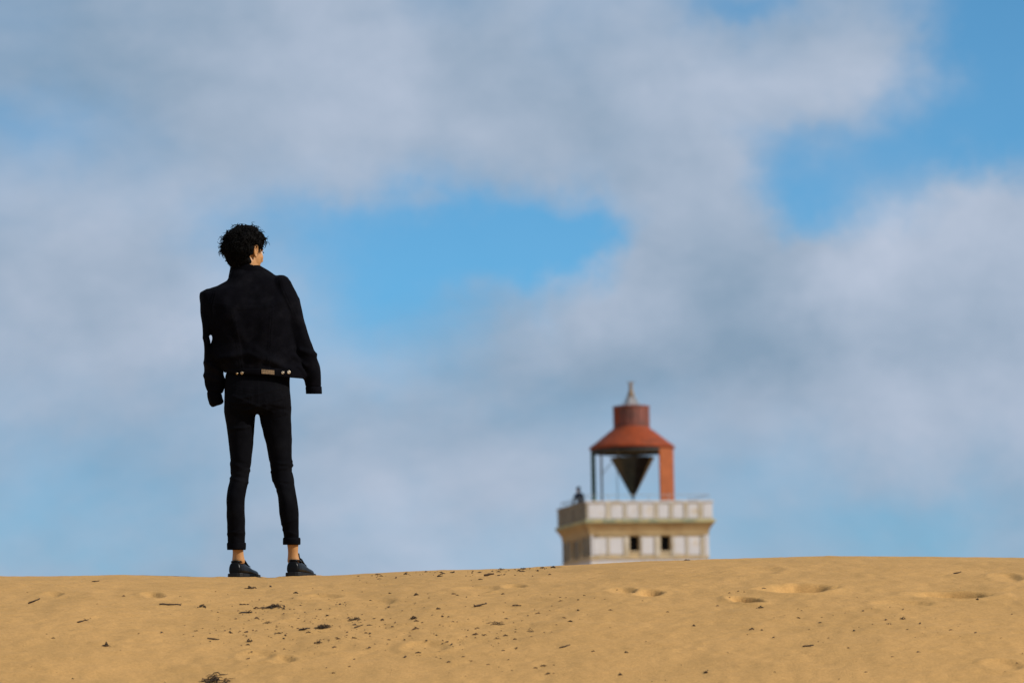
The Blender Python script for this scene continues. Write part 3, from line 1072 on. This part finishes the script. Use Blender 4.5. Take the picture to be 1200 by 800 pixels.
for pts in ([(301.5, 446), (301.5, 484)], [(267, 452), (300, 458), (338, 452)], [(270, 466), (272, 486), (284, 490), (294, 485), (293, 464), (270, 466)], [(311, 464), (311, 486), (322, 491), (334, 486), (334, 465), (311, 464)],
            [(264, 482), (268, 540), (266, 600), (268, 636)], [(340, 482), (341, 550), (349, 610), (349, 630)]):
    dd = poly_dist(pp, pts)
    d += facing * (0.0022 * np.exp(-((dd - 0.9) / 0.8) ** 2) - 0.0018 * np.exp(-(dd / 0.5) ** 2))
setco(me, co + no * d[:, None])
trousers = link('trousers', me, 'black_trouser', person, True)
band([(635.5, 266.4, 287.9, -0.012, 0.052), (637, 266, 288.2, -0.012, 0.054), (642.5, 266.2, 288, -0.01, 0.054), (644, 266.6, 287.6, -0.01, 0.052)], 'cuff', 'black_trouser', trousers, 2.15, 0.012, 28, 0.001)
band([(629.5, 332.2, 351.4, -0.014, 0.052), (631, 331.7, 352, -0.014, 0.054), (636.6, 331.6, 352, -0.012, 0.054), (638, 332, 351.6, -0.012, 0.052)], 'cuff', 'black_trouser', trousers, 2.15, 0.012, 28, 0.001)

# body --------------------------------------------------------------
HC = at(288.0, 295.6, DC + 0.045)                    # centre of the head
HYAW = R(-46)                                        # face turned to the right, away from the camera
HM = Matrix.Translation(HC) @ Matrix.Rotation(HYAW, 4, 'Z') @ Matrix.Rotation(R(-4), 4, 'X')     # local +Y is where the face looks
hp_ = lambda x, y, z: HM @ Vector((x, y, z))
H3 = HM.to_3x3()
mb = MB()
mb.ball(hp_(0, -0.012, 0.025), (0.074, 0.094, 0.088), H3, 28, 20)                 # skull
mb.ball(hp_(0, 0.030, -0.020), (0.064, 0.062, 0.085), H3, 24, 18)                 # face
mb.ball(hp_(0, 0.036, -0.075), (0.044, 0.048, 0.036), H3, 20, 14)                 # jaw and chin
mb.ball(hp_(0, 0.074, -0.096), (0.018, 0.014, 0.014), H3)
for s in (-1, 1):
    mb.ball(hp_(s * 0.040, 0.060, -0.022), (0.022, 0.020, 0.022), H3)             # cheekbones
    mb.ball(hp_(s * 0.050, -0.002, -0.062), (0.014, 0.030, 0.034), H3)            # jaw corners
    mb.ball(hp_(s * 0.024, 0.079, 0.018), (0.022, 0.009, 0.008), H3)              # brows
    E3 = H3 @ Matrix.Rotation(R(s * 18), 3, 'Z') @ Matrix.Rotation(R(12), 3, 'X')
    pts = [hp_(s * 0.074, -0.004, 0.0) + E3 @ Vector((s * (0.008 + 0.006 * math.sin(t)), -0.002 + 0.016 * math.cos(t), 0.029 * math.sin(t))) for t in np.linspace(R(-100), R(190), 16)]
    mb.tube(pts, [0.0055] * 14 + [0.005, 0.004], 8)                                # rim of the ear
    mb.ball(hp_(s * 0.074, -0.002, -0.004), (0.007, 0.013, 0.022), E3)
    mb.ball(hp_(s * 0.077, 0.004, -0.028), (0.006, 0.008, 0.009), E3)              # lobe
mb.tube([hp_(0, 0.080, 0.016), hp_(0, 0.096, -0.008), hp_(0, 0.108, -0.030), hp_(0, 0.092, -0.042)], [0.008, 0.009, 0.013, 0.009], 10)
for s in (-1, 1):
    mb.ball(hp_(s * 0.013, 0.090, -0.034), (0.008, 0.010, 0.007), H3)
mb.tube([hp_(-0.024, 0.078, -0.064), hp_(-0.010, 0.091, -0.060), hp_(0.010, 0.091, -0.060), hp_(0.024, 0.078, -0.064)], [0.003, 0.0055, 0.0055, 0.003], 8)
mb.tube([hp_(-0.022, 0.078, -0.067), hp_(0, 0.091, -0.072), hp_(0.022, 0.078, -0.067)], [0.003, 0.0065, 0.003], 8)
mb.tube([hp_(0, -0.010, -0.02), at(291, 314, DC + 0.045), at(294, 330, DC + 0.03), at(295, 345, DC + 0.01)], [0.056, 0.054, 0.058, 0.075], 20)     # neck
loft_px(mb, interp_rows([(334, 276, 314, 0.02, 0.06), (342, 258, 330, 0.01, 0.075), (352, 250, 336, 0.0, 0.085), (375, 262, 332, 0.0, 0.095), (405, 268, 334, 0.0, 0.090), (430, 269, 334, 0.0, 0.085), (450, 268, 336, 0.0, 0.09), (470, 268, 336, -0.01, 0.10), (481, 270, 334, 0, 0.085)], 5), DC, 26)
for rows, dpx in ((legL, 3.2), (legR, 3.2)):
    loft_px(mb, interp_rows([(r[0], r[1] + dpx, r[2] - dpx, r[3], r[4] - 0.016) for r in rows], 6), DC, 20, 2.1)
mb.tube([at(252, 350, DC), at(243, 372, DC), at(241.8, 398, DC - 0.01), at(246, 425, DC), at(251, 446, DC + 0.02)], [0.040, 0.024, 0.0115, 0.022, 0.022], 14)
mb.tube([at(328, 340, DC), at(338, 369, DC - 0.01), at(350, 399, DC - 0.01), at(361, 422, DC), at(364.5, 434, DC + 0.005)], [0.046, 0.042, 0.036, 0.032, 0.024], 14)
hand(mb, at(251, 447, DC + 0.02), at(252, 470, DC + 0.03) - at(251, 452, DC + 0.02), Vector((0.25, 1, 0)), Vector((1, 0, 0)), 0.62)
hand(mb, at(364.8, 433, DC + 0.005), at(367.6, 461, DC + 0.012) - at(366, 441, DC + 0.005), Vector((-0.25, 1, 0)), Vector((-1, 0, 0)), 0.62)
# ankles and feet
for (xa, xb, ya, tilt) in ((272.2, 285.4, 636, 0), (337.0, 349.4, 630, 0)):
    loft_px(mb, interp_rows([(ya, xa - 1.6, xb + 1.2, -0.012, 0.040), (644, xa + 0.2, xb, -0.006, 0.033), (651, xa + 0.2, xb + 0.4, 0.0, 0.033), (657, xa - 0.3, xb + 1.8, 0.006, 0.037), (660.5, xa + 0.8, xb + 0.8, 0.008, 0.030)], 2), DC, 20, 2.2)
me = remeshed(mb, 'body', 0.0042, 5)
body = link('body', me, 'skin', person, True)
for s in (-1, 1):
    mb = MB()
    mb.ball(hp_(s * 0.031, 0.074, 0.000), (0.0125, 0.0125, 0.0125), H3)
    ey = mb.build('eye', 'eye_white', body, True)
    mb = MB()
    mb.tube([hp_(s * 0.014, 0.0885, 0.006), hp_(s * 0.030, 0.0925, 0.009), hp_(s * 0.046, 0.081, 0.004)], [0.002, 0.0035, 0.003], 6)
    mb.build('eyelash', 'hair', ey)
    mb = MB()
    mb.tube([hp_(s * 0.012, 0.088, 0.022), hp_(s * 0.030, 0.087, 0.027), hp_(s * 0.050, 0.072, 0.020)], [0.003, 0.005, 0.003], 6)
    mb.build('eyebrow', 'hair', body)

# curly hair: a scalp mass and many short coils
rng = random.Random(11)


def hairy(v):
    """v: unit direction from the head's centre, local; True where hair grows"""
    if v.z > 0.62:
        return True
    if v.y > 0.42 and v.z < 0.40:
        return False
    if v.y > 0.05 and v.z < -0.02:
        return False
    if abs(v.x) > 0.75 and -0.12 < v.y < 0.4 and v.z < 0.06:
        return False
    return v.z > (-0.93 if v.y < -0.05 else -0.6)


def scalp(v, e):
    return Vector((v.x * (0.076 + e), -0.010 + v.y * (0.097 + e), 0.022 + v.z * (0.092 + e)))


mb = MB()
nu, nv = 46, 30
vsx, ok = [], []
for i in range(nv + 1):
    ph = math.pi * i / nv
    for a in range(nu):
        v = Vector((math.sin(ph) * math.cos(2 * math.pi * a / nu), math.sin(ph) * math.sin(2 * math.pi * a / nu), math.cos(ph)))
        h = hairy(v)
        e = (0.022 + 0.018 * mnoise.noise(v * 3.1 + Vector((4, 1, 2))) + 0.008 * mnoise.noise(v * 9)) if h else -0.012
        vsx.append(HM @ scalp(v, e))
        ok.append(h)
fs = []
for i in range(nv):
    for a in range(nu):
        b = (a + 1) % nu
        fs.append((i * nu + a, i * nu + b, (i + 1) * nu + b, (i + 1) * nu + a))
mb.add(vsx, fs)
cnt = 0
while cnt < 1400:
    v = Vector((rng.gauss(0, 1), rng.gauss(0, 1), rng.gauss(0, 1))).normalized()
    if not hairy(v):
        continue
    cnt += 1
    if abs(v.x) > 0.62 and -0.22 < v.y < 0.45 and v.z < 0.16:
        continue
    lng = rng.uniform(0.025, 0.046) * (1.0 if v.z > -0.2 else 0.55)
    if v.z > 0.3 or v.y < -0.45 and v.z > -0.3:
        lng *= 1.15
    g = (v + Vector((rng.gauss(0, .5), rng.gauss(0, .5), rng.gauss(0, .5) - 0.30))).normalized()
    u = g.orthogonal().normalized()
    w = g.cross(u)
    turns = rng.uniform(0.7, 1.5)
    cr = rng.uniform(0.006, 0.012)
    ph = rng.uniform(0, 6.28)
    k = 12
    base = scalp(v, 0.006)
    thick = rng.uniform(0.0013, 0.0030)
    lng *= 1.0 + 0.75 * mnoise.noise(v * 3.1 + Vector((4, 1, 2)))
    if cnt % 4 == 0 and v.z > -0.45:                 # loose curls that stand out of the mass
        lng *= 1.25
        thick = rng.uniform(0.0012, 0.0020)
        cr *= 1.15
        turns *= 1.2
    pts, rad = [], []
    for i in range(k):
        t = i / (k - 1)
        a = ph + t * turns * 6.28
        c = cr * (0.3 + 0.7 * t)
        q = base + g * lng * t * (1 - 0.25 * t) + (u * math.cos(a) + w * math.sin(a)) * c + Vector((0, 0, -0.012 * t * t))
        pts.append(HM @ q)
        rad.append(thick * (1 - 0.7 * t ** 2) + 0.0003)
    mb.tube(pts, rad, 5)
for s in (-1, 1):
    for i in range(26):
        p0 = Vector((s * 0.074, 0.012 + rng.uniform(0, 0.035), 0.040 + rng.uniform(-0.01, 0.02)))
        l = rng.uniform(0.020, 0.045)
        ph = rng.uniform(0, 6.28)
        pts = [HM @ (p0 + Vector((s * (0.004 + 0.004 * math.sin(ph + t * 5)) - s * 0.006 * t, 0.006 * math.cos(ph + t * 5), -l * t))) for t in np.linspace(0, 1, 8)]
        mb.tube(pts, [0.0034 * (1 - 0.6 * t) for t in np.linspace(0, 1, 8)], 5)
hair = mb.build('hair', 'hair', person, True)


# shoes ---------------------------------------------------------------
def shoe(px, yaw, py_heel):
    g = at(px, py_heel, DC)
    mz = float(H(g.x, DC)) - 0.001
    SM = Matrix.Translation(Vector((g.x, DC - 0.045, mz))) @ Matrix.Rotation(R(-yaw), 4, 'Z')   # local +Y is the toe, heel at y = 0

    def loft(rows, n=24, ex=2.4, flat=True):
        rs = []
        for (y, hw, z0, z1) in rows:
            r_ = []
            for a in range(n):
                t = 2 * math.pi * a / n
                c, s = math.cos(t), math.sin(t)
                c = math.copysign(abs(c) ** (2 / ex), c)
                s = math.copysign(abs(s) ** (2 / ex), s)
                r_.append(SM @ Vector((c * hw * (1 - 0.24 * (s + 1) / 2), y, (z0 + z1) / 2 + s * (z1 - z0) / 2)))
            rs.append(r_)
        return rs
    m1 = MB()
    m1.rings(loft([(-0.002, 0.020, 0.018, 0.060), (0.002, 0.033, 0.016, 0.084), (0.014, 0.039, 0.016, 0.091), (0.045, 0.042, 0.016, 0.090), (0.080, 0.043, 0.016, 0.087), (0.108, 0.044, 0.016, 0.081), (0.138, 0.046, 0.016, 0.071),
                   (0.172, 0.048, 0.016, 0.060), (0.21, 0.047, 0.016, 0.055), (0.238, 0.040, 0.016, 0.052), (0.262, 0.027, 0.018, 0.044), (0.270, 0.012, 0.022, 0.034)]))
    me_ = remeshed(m1, 'shoe_upper', 0.0042, 3)
    co_ = coords(me_)
    # the mouth of the shoe sinks round the ankle
    inv = np.array(SM.inverted())
    lc = co_ @ inv[:3, :3].T + inv[:3, 3]
    r_ = np.sqrt((lc[:, 0] / 0.028) ** 2 + ((lc[:, 1] - 0.049) / 0.041) ** 2)
    sink = (1 - sstep(r_, 0.75, 1.0)) * (lc[:, 2] > 0.06)
    lc[:, 2] -= 0.022 * sink
    mm = np.array(SM)
    setco(me_, lc @ mm[:3, :3].T + mm[:3, 3])
    up = link('shoe', me_, 'shoe_leather', person, True)
    m2 = MB()
    outl = [(-0.008, 0.018), (-0.002, 0.033), (0.014, 0.042), (0.05, 0.044), (0.09, 0.043), (0.13, 0.045), (0.175, 0.051), (0.215, 0.051), (0.247, 0.043), (0.269, 0.028), (0.278, 0.010)]
    ring_ = [(w_, y) for y, w_ in outl] + [(-w_, y) for y, w_ in outl[::-1]]
    lay = [(0.94, 0.0), (1.0, 0.004), (1.0, 0.010), (0.965, 0.012), (1.0, 0.014), (1.0, 0.020), (0.965, 0.022), (0.99, 0.024), (0.97, 0.028)]
    m2.rings([[SM @ Vector((x * k_, 0.135 + (y - 0.135) * (1 - (1 - k_) * 0.3), z)) for x, y in ring_] for k_, z in lay])
    m2.build('sole', 'shoe_sole', up)
    # padded rim, heel counter seam, pull tab, tongue and laces
    m3 = MB()
    m3.tube([SM @ Vector((0.0285 * math.cos(t), 0.049 + 0.042 * math.sin(t), 0.087 - 0.003 * math.sin(t))) for t in np.linspace(0, 2 * math.pi, 25)], 0.0045, 8)
    m3.build('collar_rim', 'shoe_leather', up, True)
    m5 = MB()
    m5.rings([[SM @ Vector((x, y + q * 0.6, z + q)) for x, q in ((-w_, -0.003), (w_, -0.003), (w_, 0.003), (-w_, 0.003))] for y, z, w_ in ((0.15, 0.069, 0.018), (0.12, 0.084, 0.020), (0.103, 0.096, 0.018), (0.098, 0.104, 0.008), (0.097, 0.122, 0.006), (0.097, 0.127, 0.004))])
    m5.build('tongue', 'shoe_leather', up, True)
    for y, z in ((0.112, 0.0885), (0.128, 0.082), (0.144, 0.0755), (0.160, 0.0705)):
        m6 = MB()
        m6.tube([SM @ Vector((-0.022, y, z - 0.004)), SM @ Vector((-0.008, y, z + 0.004)), SM @ Vector((0.008, y, z + 0.004)), SM @ Vector((0.022, y, z - 0.004))], 0.0026, 6)
        m6.build('lace', 'shoe_sole', up)
    return up


shoe(275.0, 20, 677)
shoe(343.0, 17, 675)

# ------------------------------------------------------------------ visitor on the lighthouse gallery
vp = LM @ Vector((-hp + PT + 0.28, 0.45, GF))
vis = empty('person', vp, 'small figure in dark blue leaning on the lighthouse parapet', 'person')
VM_ = Matrix.Translation(vp) @ Matrix.Rotation(R(38), 4, 'Z')      # local +Y is the way it looks, out over the parapet


def vring(rows, n=16):
    out = []
    for (x, y, z, a, b) in rows:
        out.append([VM_ @ Vector((x + a * math.cos(2 * math.pi * k / n), y + b * math.sin(2 * math.pi * k / n), z)) for k in range(n)])
    return out


mb = MB()
mb.ball(VM_ @ Vector((0, 0.17, 1.60)), (0.077, 0.092, 0.115), VM_.to_3x3())
mb.ball(VM_ @ Vector((0, 0.265, 1.59)), (0.013, 0.02, 0.02), VM_.to_3x3())
for s in (-1, 1):
    mb.ball(VM_ @ Vector((s * 0.08, 0.165, 1.59)), (0.010, 0.018, 0.030), VM_.to_3x3())
mb.tube([VM_ @ Vector((0, 0.15, 1.53)), VM_ @ Vector((0, 0.09, 1.40))], 0.055, 12)
mb.rings(vring([(0, 0.10, 1.42, 0.17, 0.09), (0, 0.08, 1.30, 0.18, 0.10), (0, 0.03, 1.10, 0.15, 0.09), (0, 0.0, 0.92, 0.16, 0.10), (0, 0, 0.84, 0.15, 0.09)]))
for s in (-1, 1):
    mb.tube([VM_ @ Vector((s * 0.09, 0, 0.90)), VM_ @ Vector((s * 0.10, 0.02, 0.48)), VM_ @ Vector((s * 0.10, -0.03, 0.09)), VM_ @ Vector((s * 0.10, 0.02, 0.04))], [0.08, 0.055, 0.04, 0.04], 12)
    mb.ball(VM_ @ Vector((s * 0.10, 0.06, 0.04)), (0.045, 0.13, 0.04), VM_.to_3x3())
    mb.tube([VM_ @ Vector((s * 0.18, 0.10, 1.37)), VM_ @ Vector((s * 0.27, 0.16, 1.10)), VM_ @ Vector((s * 0.10, 0.38, 1.00))], [0.05, 0.042, 0.03], 10)
    hand(mb, VM_ @ Vector((s * 0.10, 0.38, 1.00)), VM_.to_3x3() @ Vector((-s * 0.5, 0.8, -0.05)), VM_.to_3x3() @ Vector((0, 0.3, 1)), VM_.to_3x3() @ Vector((-s, 0, -0.2)), 1.0)
link('body', remeshed(mb, 'body', 0.009, 3), 'skin', vis, True)
mb = MB()
mb.rings(vring([(0, 0.12, 1.47, 0.09, 0.085), (0, 0.10, 1.43, 0.19, 0.11), (0, 0.08, 1.30, 0.205, 0.125), (0, 0.03, 1.10, 0.18, 0.115), (0, 0.0, 0.92, 0.19, 0.125), (0, 0, 0.80, 0.19, 0.12)]))
for s in (-1, 1):
    mb.tube([VM_ @ Vector((s * 0.17, 0.10, 1.39)), VM_ @ Vector((s * 0.275, 0.16, 1.10)), VM_ @ Vector((s * 0.125, 0.35, 1.01))], [0.07, 0.062, 0.048], 12)
link('coat', remeshed(mb, 'coat', 0.012, 3), 'navy_cloth', vis, True)
mb = MB()
mb.rings(vring([(0, 0, 0.96, 0.17, 0.11), (0, 0, 0.86, 0.175, 0.115), (0, 0, 0.80, 0.16, 0.10)]))
for s in (-1, 1):
    mb.tube([VM_ @ Vector((s * 0.09, 0, 0.90)), VM_ @ Vector((s * 0.10, 0.02, 0.48)), VM_ @ Vector((s * 0.10, -0.02, 0.10))], [0.095, 0.072, 0.058], 12)
link('trousers', remeshed(mb, 'trousers', 0.012, 3), 'navy_cloth', vis, True)
mb = MB()
mb.ball(VM_ @ Vector((0, 0.145, 1.635)), (0.088, 0.098, 0.105), VM_.to_3x3())
link('hair', remeshed(mb, 'hair', 0.012, 2), 'hair', vis, True)
for s in (-1, 1):
    mb = MB()
    mb.ball(VM_ @ Vector((s * 0.10, 0.065, 0.045)), (0.055, 0.145, 0.046), VM_.to_3x3())
    mb.build('shoe', 'shoe_sole', vis, True)

# ------------------------------------------------------------------ twigs and weed on the sand
rng = random.Random(21)


def twig(px, py, wpx, tilt, m, label, branches=1, thick=0.06, name='twig', group=None):
    """a crooked stick lying on the sand, wpx photo pixels long, tilt in degrees in the picture"""
    x, y, z = on_sand(px, py)
    k = FPX / y
    Lm = wpx / k
    mb = MB()
    rise = math.tan(R(tilt)) * Lm
    pts, rad = [], []
    n = 7
    yaw = rng.uniform(-0.25, 0.25)
    for i in range(n):
        t = i / (n - 1)
        xx = x + (t - 0.5) * Lm
        yy = y + (t - 0.5) * Lm * math.tan(yaw) + rng.uniform(-1, 1) * 0.05 * Lm
        lift = max(0.0, (t if tilt > 0 else 1 - t)) * abs(rise)
        pts.append((xx, yy, float(H(xx, yy)) + Lm * thick * 0.55 + lift * 0.9 + rng.uniform(-0.02, 0.03) * Lm))
        rad.append(Lm * thick * (0.55 + 0.45 * math.sin(math.pi * min(1, t * 1.2 + 0.1))) * rng.uniform(0.75, 1.25) + 0.0008)
    mb.tube(pts, rad, 6)
    for b in range(branches):
        i = rng.randint(1, n - 2)
        p = Vector(pts[i])
        q = p + Vector((rng.choice((-1, 1)) * Lm * rng.uniform(0.15, 0.3), -Lm * rng.uniform(0.0, 0.5), Lm * rng.uniform(-0.05, 0.18)))
        q.z = max(q.z, float(H(q.x, q.y)) + 0.001)
        mid = (p + q) / 2 + Vector((0, 0, Lm * 0.04))
        mb.tube([p, mid, q], [rad[i] * 0.7, rad[i] * 0.55, rad[i] * 0.3], 5)
    return place(mb, name, m, (x, y, z), label, 'twig' if name == 'twig' else 'stick', group)


def place(mb, name, m, org, label, cat, group=None):
    o = Vector(org)
    mb.v = [tuple(Vector(p) - o) for p in mb.v]
    ob = mb.build(name, m, None, True)
    ob.location = o
    return tag(ob, label, cat, group)


def clump_geo(mb, x, y, wm, hm, cnt, rg):
    """a ragged heap of flattened strands, longer than it is high"""
    for i in range(int(cnt * 1.6)):
        a = max(-1.0, min(1.0, rg.gauss(0, 0.45)))
        xx = x + a * wm / 2
        yy = y + rg.gauss(0, 0.22) * wm
        l = wm * rg.uniform(0.10, 0.40)
        an = rg.gauss(0, 0.7) + rg.choice((0, math.pi))
        dx, dy = math.cos(an) * l / 2, math.sin(an) * l / 2
        top = hm * (1 - a * a * 0.8) * rg.uniform(0.05, 0.85) ** 1.3
        z0, z1 = float(H(xx - dx, yy - dy)), float(H(xx + dx, yy + dy))
        r_ = max(0.0007, hm * rg.uniform(0.03, 0.10))
        zm = (z0 + z1) / 2
        mb.tube([(xx - dx, yy - dy, z0 + r_ * 0.3 + top * rg.uniform(0, 0.6)), (xx - dx * 0.3, yy - dy * 0.3 + rg.gauss(0, 0.1) * l, zm + top), (xx + dx * 0.4, yy + dy * 0.2, zm + top * rg.uniform(0.5, 1)),
                 (xx + dx, yy + dy, z1 + r_ * 0.3)], [r_ * 0.5, r_ * rg.uniform(0.8, 1.6), r_ * 1.1, r_ * 0.3], 5)


def clump(px, py, wpx, hpx, m, label, cnt=22, group=None, name='seaweed_clump'):
    x, y, z = on_sand(px, py + hpx * 0.3)
    k = FPX / y
    mb = MB()
    clump_geo(mb, x, y, wpx / k, hpx / k, cnt, rng)
    return place(mb, name, m, (x, y, z), label, 'seaweed', group)


twig(40, 707, 14, 22, 'driftwood', 'short dark stick tilted up, near the left edge of the sand', 0)
twig(112, 682, 9, 12, 'driftwood', 'thin brown twig just under the crest at far left', 0, 0.05)
twig(97, 729.5, 13, 16, 'driftwood', 'small forked brown twig below the tilted stick at left', 1, 0.05)
clump(124.5, 755, 10, 7, 'dark_weed', 'little dark weed tuft alone low on the left sand', 14)
twig(199.5, 709.3, 25, 3, 'driftwood', 'long level driftwood stick left of the standing person', 0, 0.045, 'driftwood_stick')
clump(237, 709.5, 10, 6, 'dark_weed', 'dark weed knot beside the long level stick', 14)
clump(294, 688, 13, 5, 'dark_weed', 'grey-green weed scrap right under the left shoe', 16)
twig(288, 718.3, 15, 2, 'dark_weed', 'black branched twig shaped like a T below the left shoe', 2, 0.06)
clump(320, 710, 27, 5, 'brown_weed', 'wide ragged brown weed strip between the two shoes', 34)
clump(313, 729, 11, 4, 'brown_weed', 'flat brown weed chip under the wide ragged strip', 10)
twig(357, 738, 13, 8, 'dark_weed', 'short dark stick left of the thick brown tuft', 1, 0.07)
clump(378.5, 734.5, 18, 6, 'brown_weed', 'thick reddish brown weed tuft below the right shoe', 36)
twig(250, 749.5, 14, -4, 'driftwood', 'thin dark twig lying above the clump at the bottom edge', 0, 0.05)
clump(293, 750, 8, 6, 'dark_weed', 'small dark weed bit right of the thin twig', 12)
clump(373, 752, 11, 5, 'dark_weed', 'dark weed scrap straight below the thick brown tuft', 14)
clump(252, 796, 36, 7, 'brown_weed', 'large dark brown weed heap at the bottom edge', 40)
clump(415, 724.5, 15, 5, 'dark_weed', 'dark flat weed bunch right of the thick brown tuft', 20)
twig(420, 736, 10, 20, 'driftwood', 'bent twig standing up under the flat weed bunch', 1, 0.05)
clump(485, 723.5, 9, 5, 'dark_weed', 'compact black weed lump in the middle sand left of the twig', 16)
clump(488, 696, 6, 4, 'dark_weed', 'tiny black weed lump high on the sand above the compact one', 10)
twig(563, 710.5, 15, 10, 'driftwood', 'branched brown twig in the middle of the sand', 2, 0.06)
twig(573, 674.6, 12, 12, 'brown_weed', 'brown bark chip lying just under the crest left of the lighthouse', 0, 0.12)
twig(605.5, 710, 10, -8, 'driftwood', 'pale bent twig right of the branched one', 1, 0.05)
clump(622, 739, 8, 3, 'dark_weed', 'jet black weed speck low in the middle of the sand', 10)
clump(630, 717.5, 7, 3, 'brown_weed', 'small brown weed bit below the lighthouse left side', 10)
clump(582, 730.5, 20, 3, 'dark_weed', 'thin broken row of dark weed in the middle', 18)
clump(568, 743.5, 6, 3, 'dark_weed', 'left one of two black specks below the broken row', 8)
clump(583, 747.8, 6, 3, 'dark_weed', 'right one of two black specks below the broken row', 8)
twig(662, 758.5, 13, 8, 'driftwood', 'thin slanting stick under the lighthouse near the bottom', 0, 0.05)
clump(734, 763.5, 5, 4, 'dark_weed', 'round black speck near the bottom under the lantern', 8)
clump(637, 779.5, 9, 3, 'brown_weed', 'upper of two flat weed bits at the bottom middle', 10)
clump(642, 789.3, 9, 3, 'dark_weed', 'lower of two flat weed bits at the bottom middle', 10)
clump(727, 790, 8, 3, 'dark_weed', 'dark weed bit at the bottom right of the two flat ones', 10)
twig(947, 757.5, 13, 5, 'driftwood', 'dark twig low on the right below the big footprint', 1, 0.06)
clump(827, 787, 8, 4, 'dark_weed', 'dark weed tuft near the bottom right of the lighthouse', 12)
twig(1122, 672, 9, 12, 'driftwood', 'small twig under the crest at the far right', 0, 0.08)
clump(891, 711, 8, 4, 'dark_weed', 'dark weed tuft at the foot of the curved footprint', 12)
clump(1058, 724.5, 8, 4, 'dark_weed', 'dark weed tuft on the right below the last footprint', 12)
clump(813, 732.5, 6, 3, 'dark_weed', 'lone black speck left of the curved footprint', 8)
clump(1042, 730.5, 6, 3, 'dark_weed', 'black speck beside the tuft below the last footprint', 8)
clump(605, 759, 6, 3, 'dark_weed', 'black speck left of the thin slanting stick', 8)
clump(587, 666.6, 8, 3, 'dark_weed', 'dark crumb on the crest left of the lighthouse', 10)
clump(612, 665.8, 8, 3, 'dark_weed', 'dark crumb on the crest nearest the lighthouse', 10)
clump(805, 655.6, 7, 3, 'dark_weed', 'dark crumb on the crest in front of the lighthouse wall', 10)

# fine crumbs of weed and bark: too many and too small to count
mb = MB()
cr = random.Random(5)
for i in range(640):
    r_ = cr.random()
    if r_ < 0.42:
        px, py = cr.gauss(345, 75), cr.gauss(733, 20)
    elif r_ < 0.68:
        px, py = cr.gauss(540, 90), cr.gauss(735, 22)
    elif r_ < 0.74:
        px, py = cr.gauss(1020, 60), cr.gauss(733, 15)
    elif r_ < 0.87:
        px = cr.uniform(420, 650)
        py = np.interp(px, [a for a, b in CREST], [b for a, b in CREST]) + abs(cr.gauss(0, 5)) + 1.2
    else:
        px, py = cr.uniform(0, 1200), cr.uniform(685, 800)
    if py < np.interp(px, [a for a, b in CREST], [b for a, b in CREST]) + 0.6 or py > 800:
        continue
    x, y, z = on_sand(px, py)
    w = (cr.uniform(1.2, 3.2) if cr.random() < 0.8 else cr.uniform(3.2, 7.0)) / (FPX / y)
    an = cr.uniform(0, 6.28)
    h = w * cr.uniform(0.06, 0.26)
    c, s = math.cos(an), math.sin(an)
    pts = [(x - c * w * .5, y - s * w * .5, z + h * .1), (x + s * w * .2, y - c * w * .2, z + h), (x + c * w * .5, y + s * w * .5, z + h * .3)]
    mb.tube(pts, [w * 0.10, w * 0.19, w * 0.08], 4)
o = mb.build('weed_crumbs', 'brown_weed')
o['kind'] = 'stuff'
o['label'] = 'fine dark crumbs of weed and bark scattered over the sand'
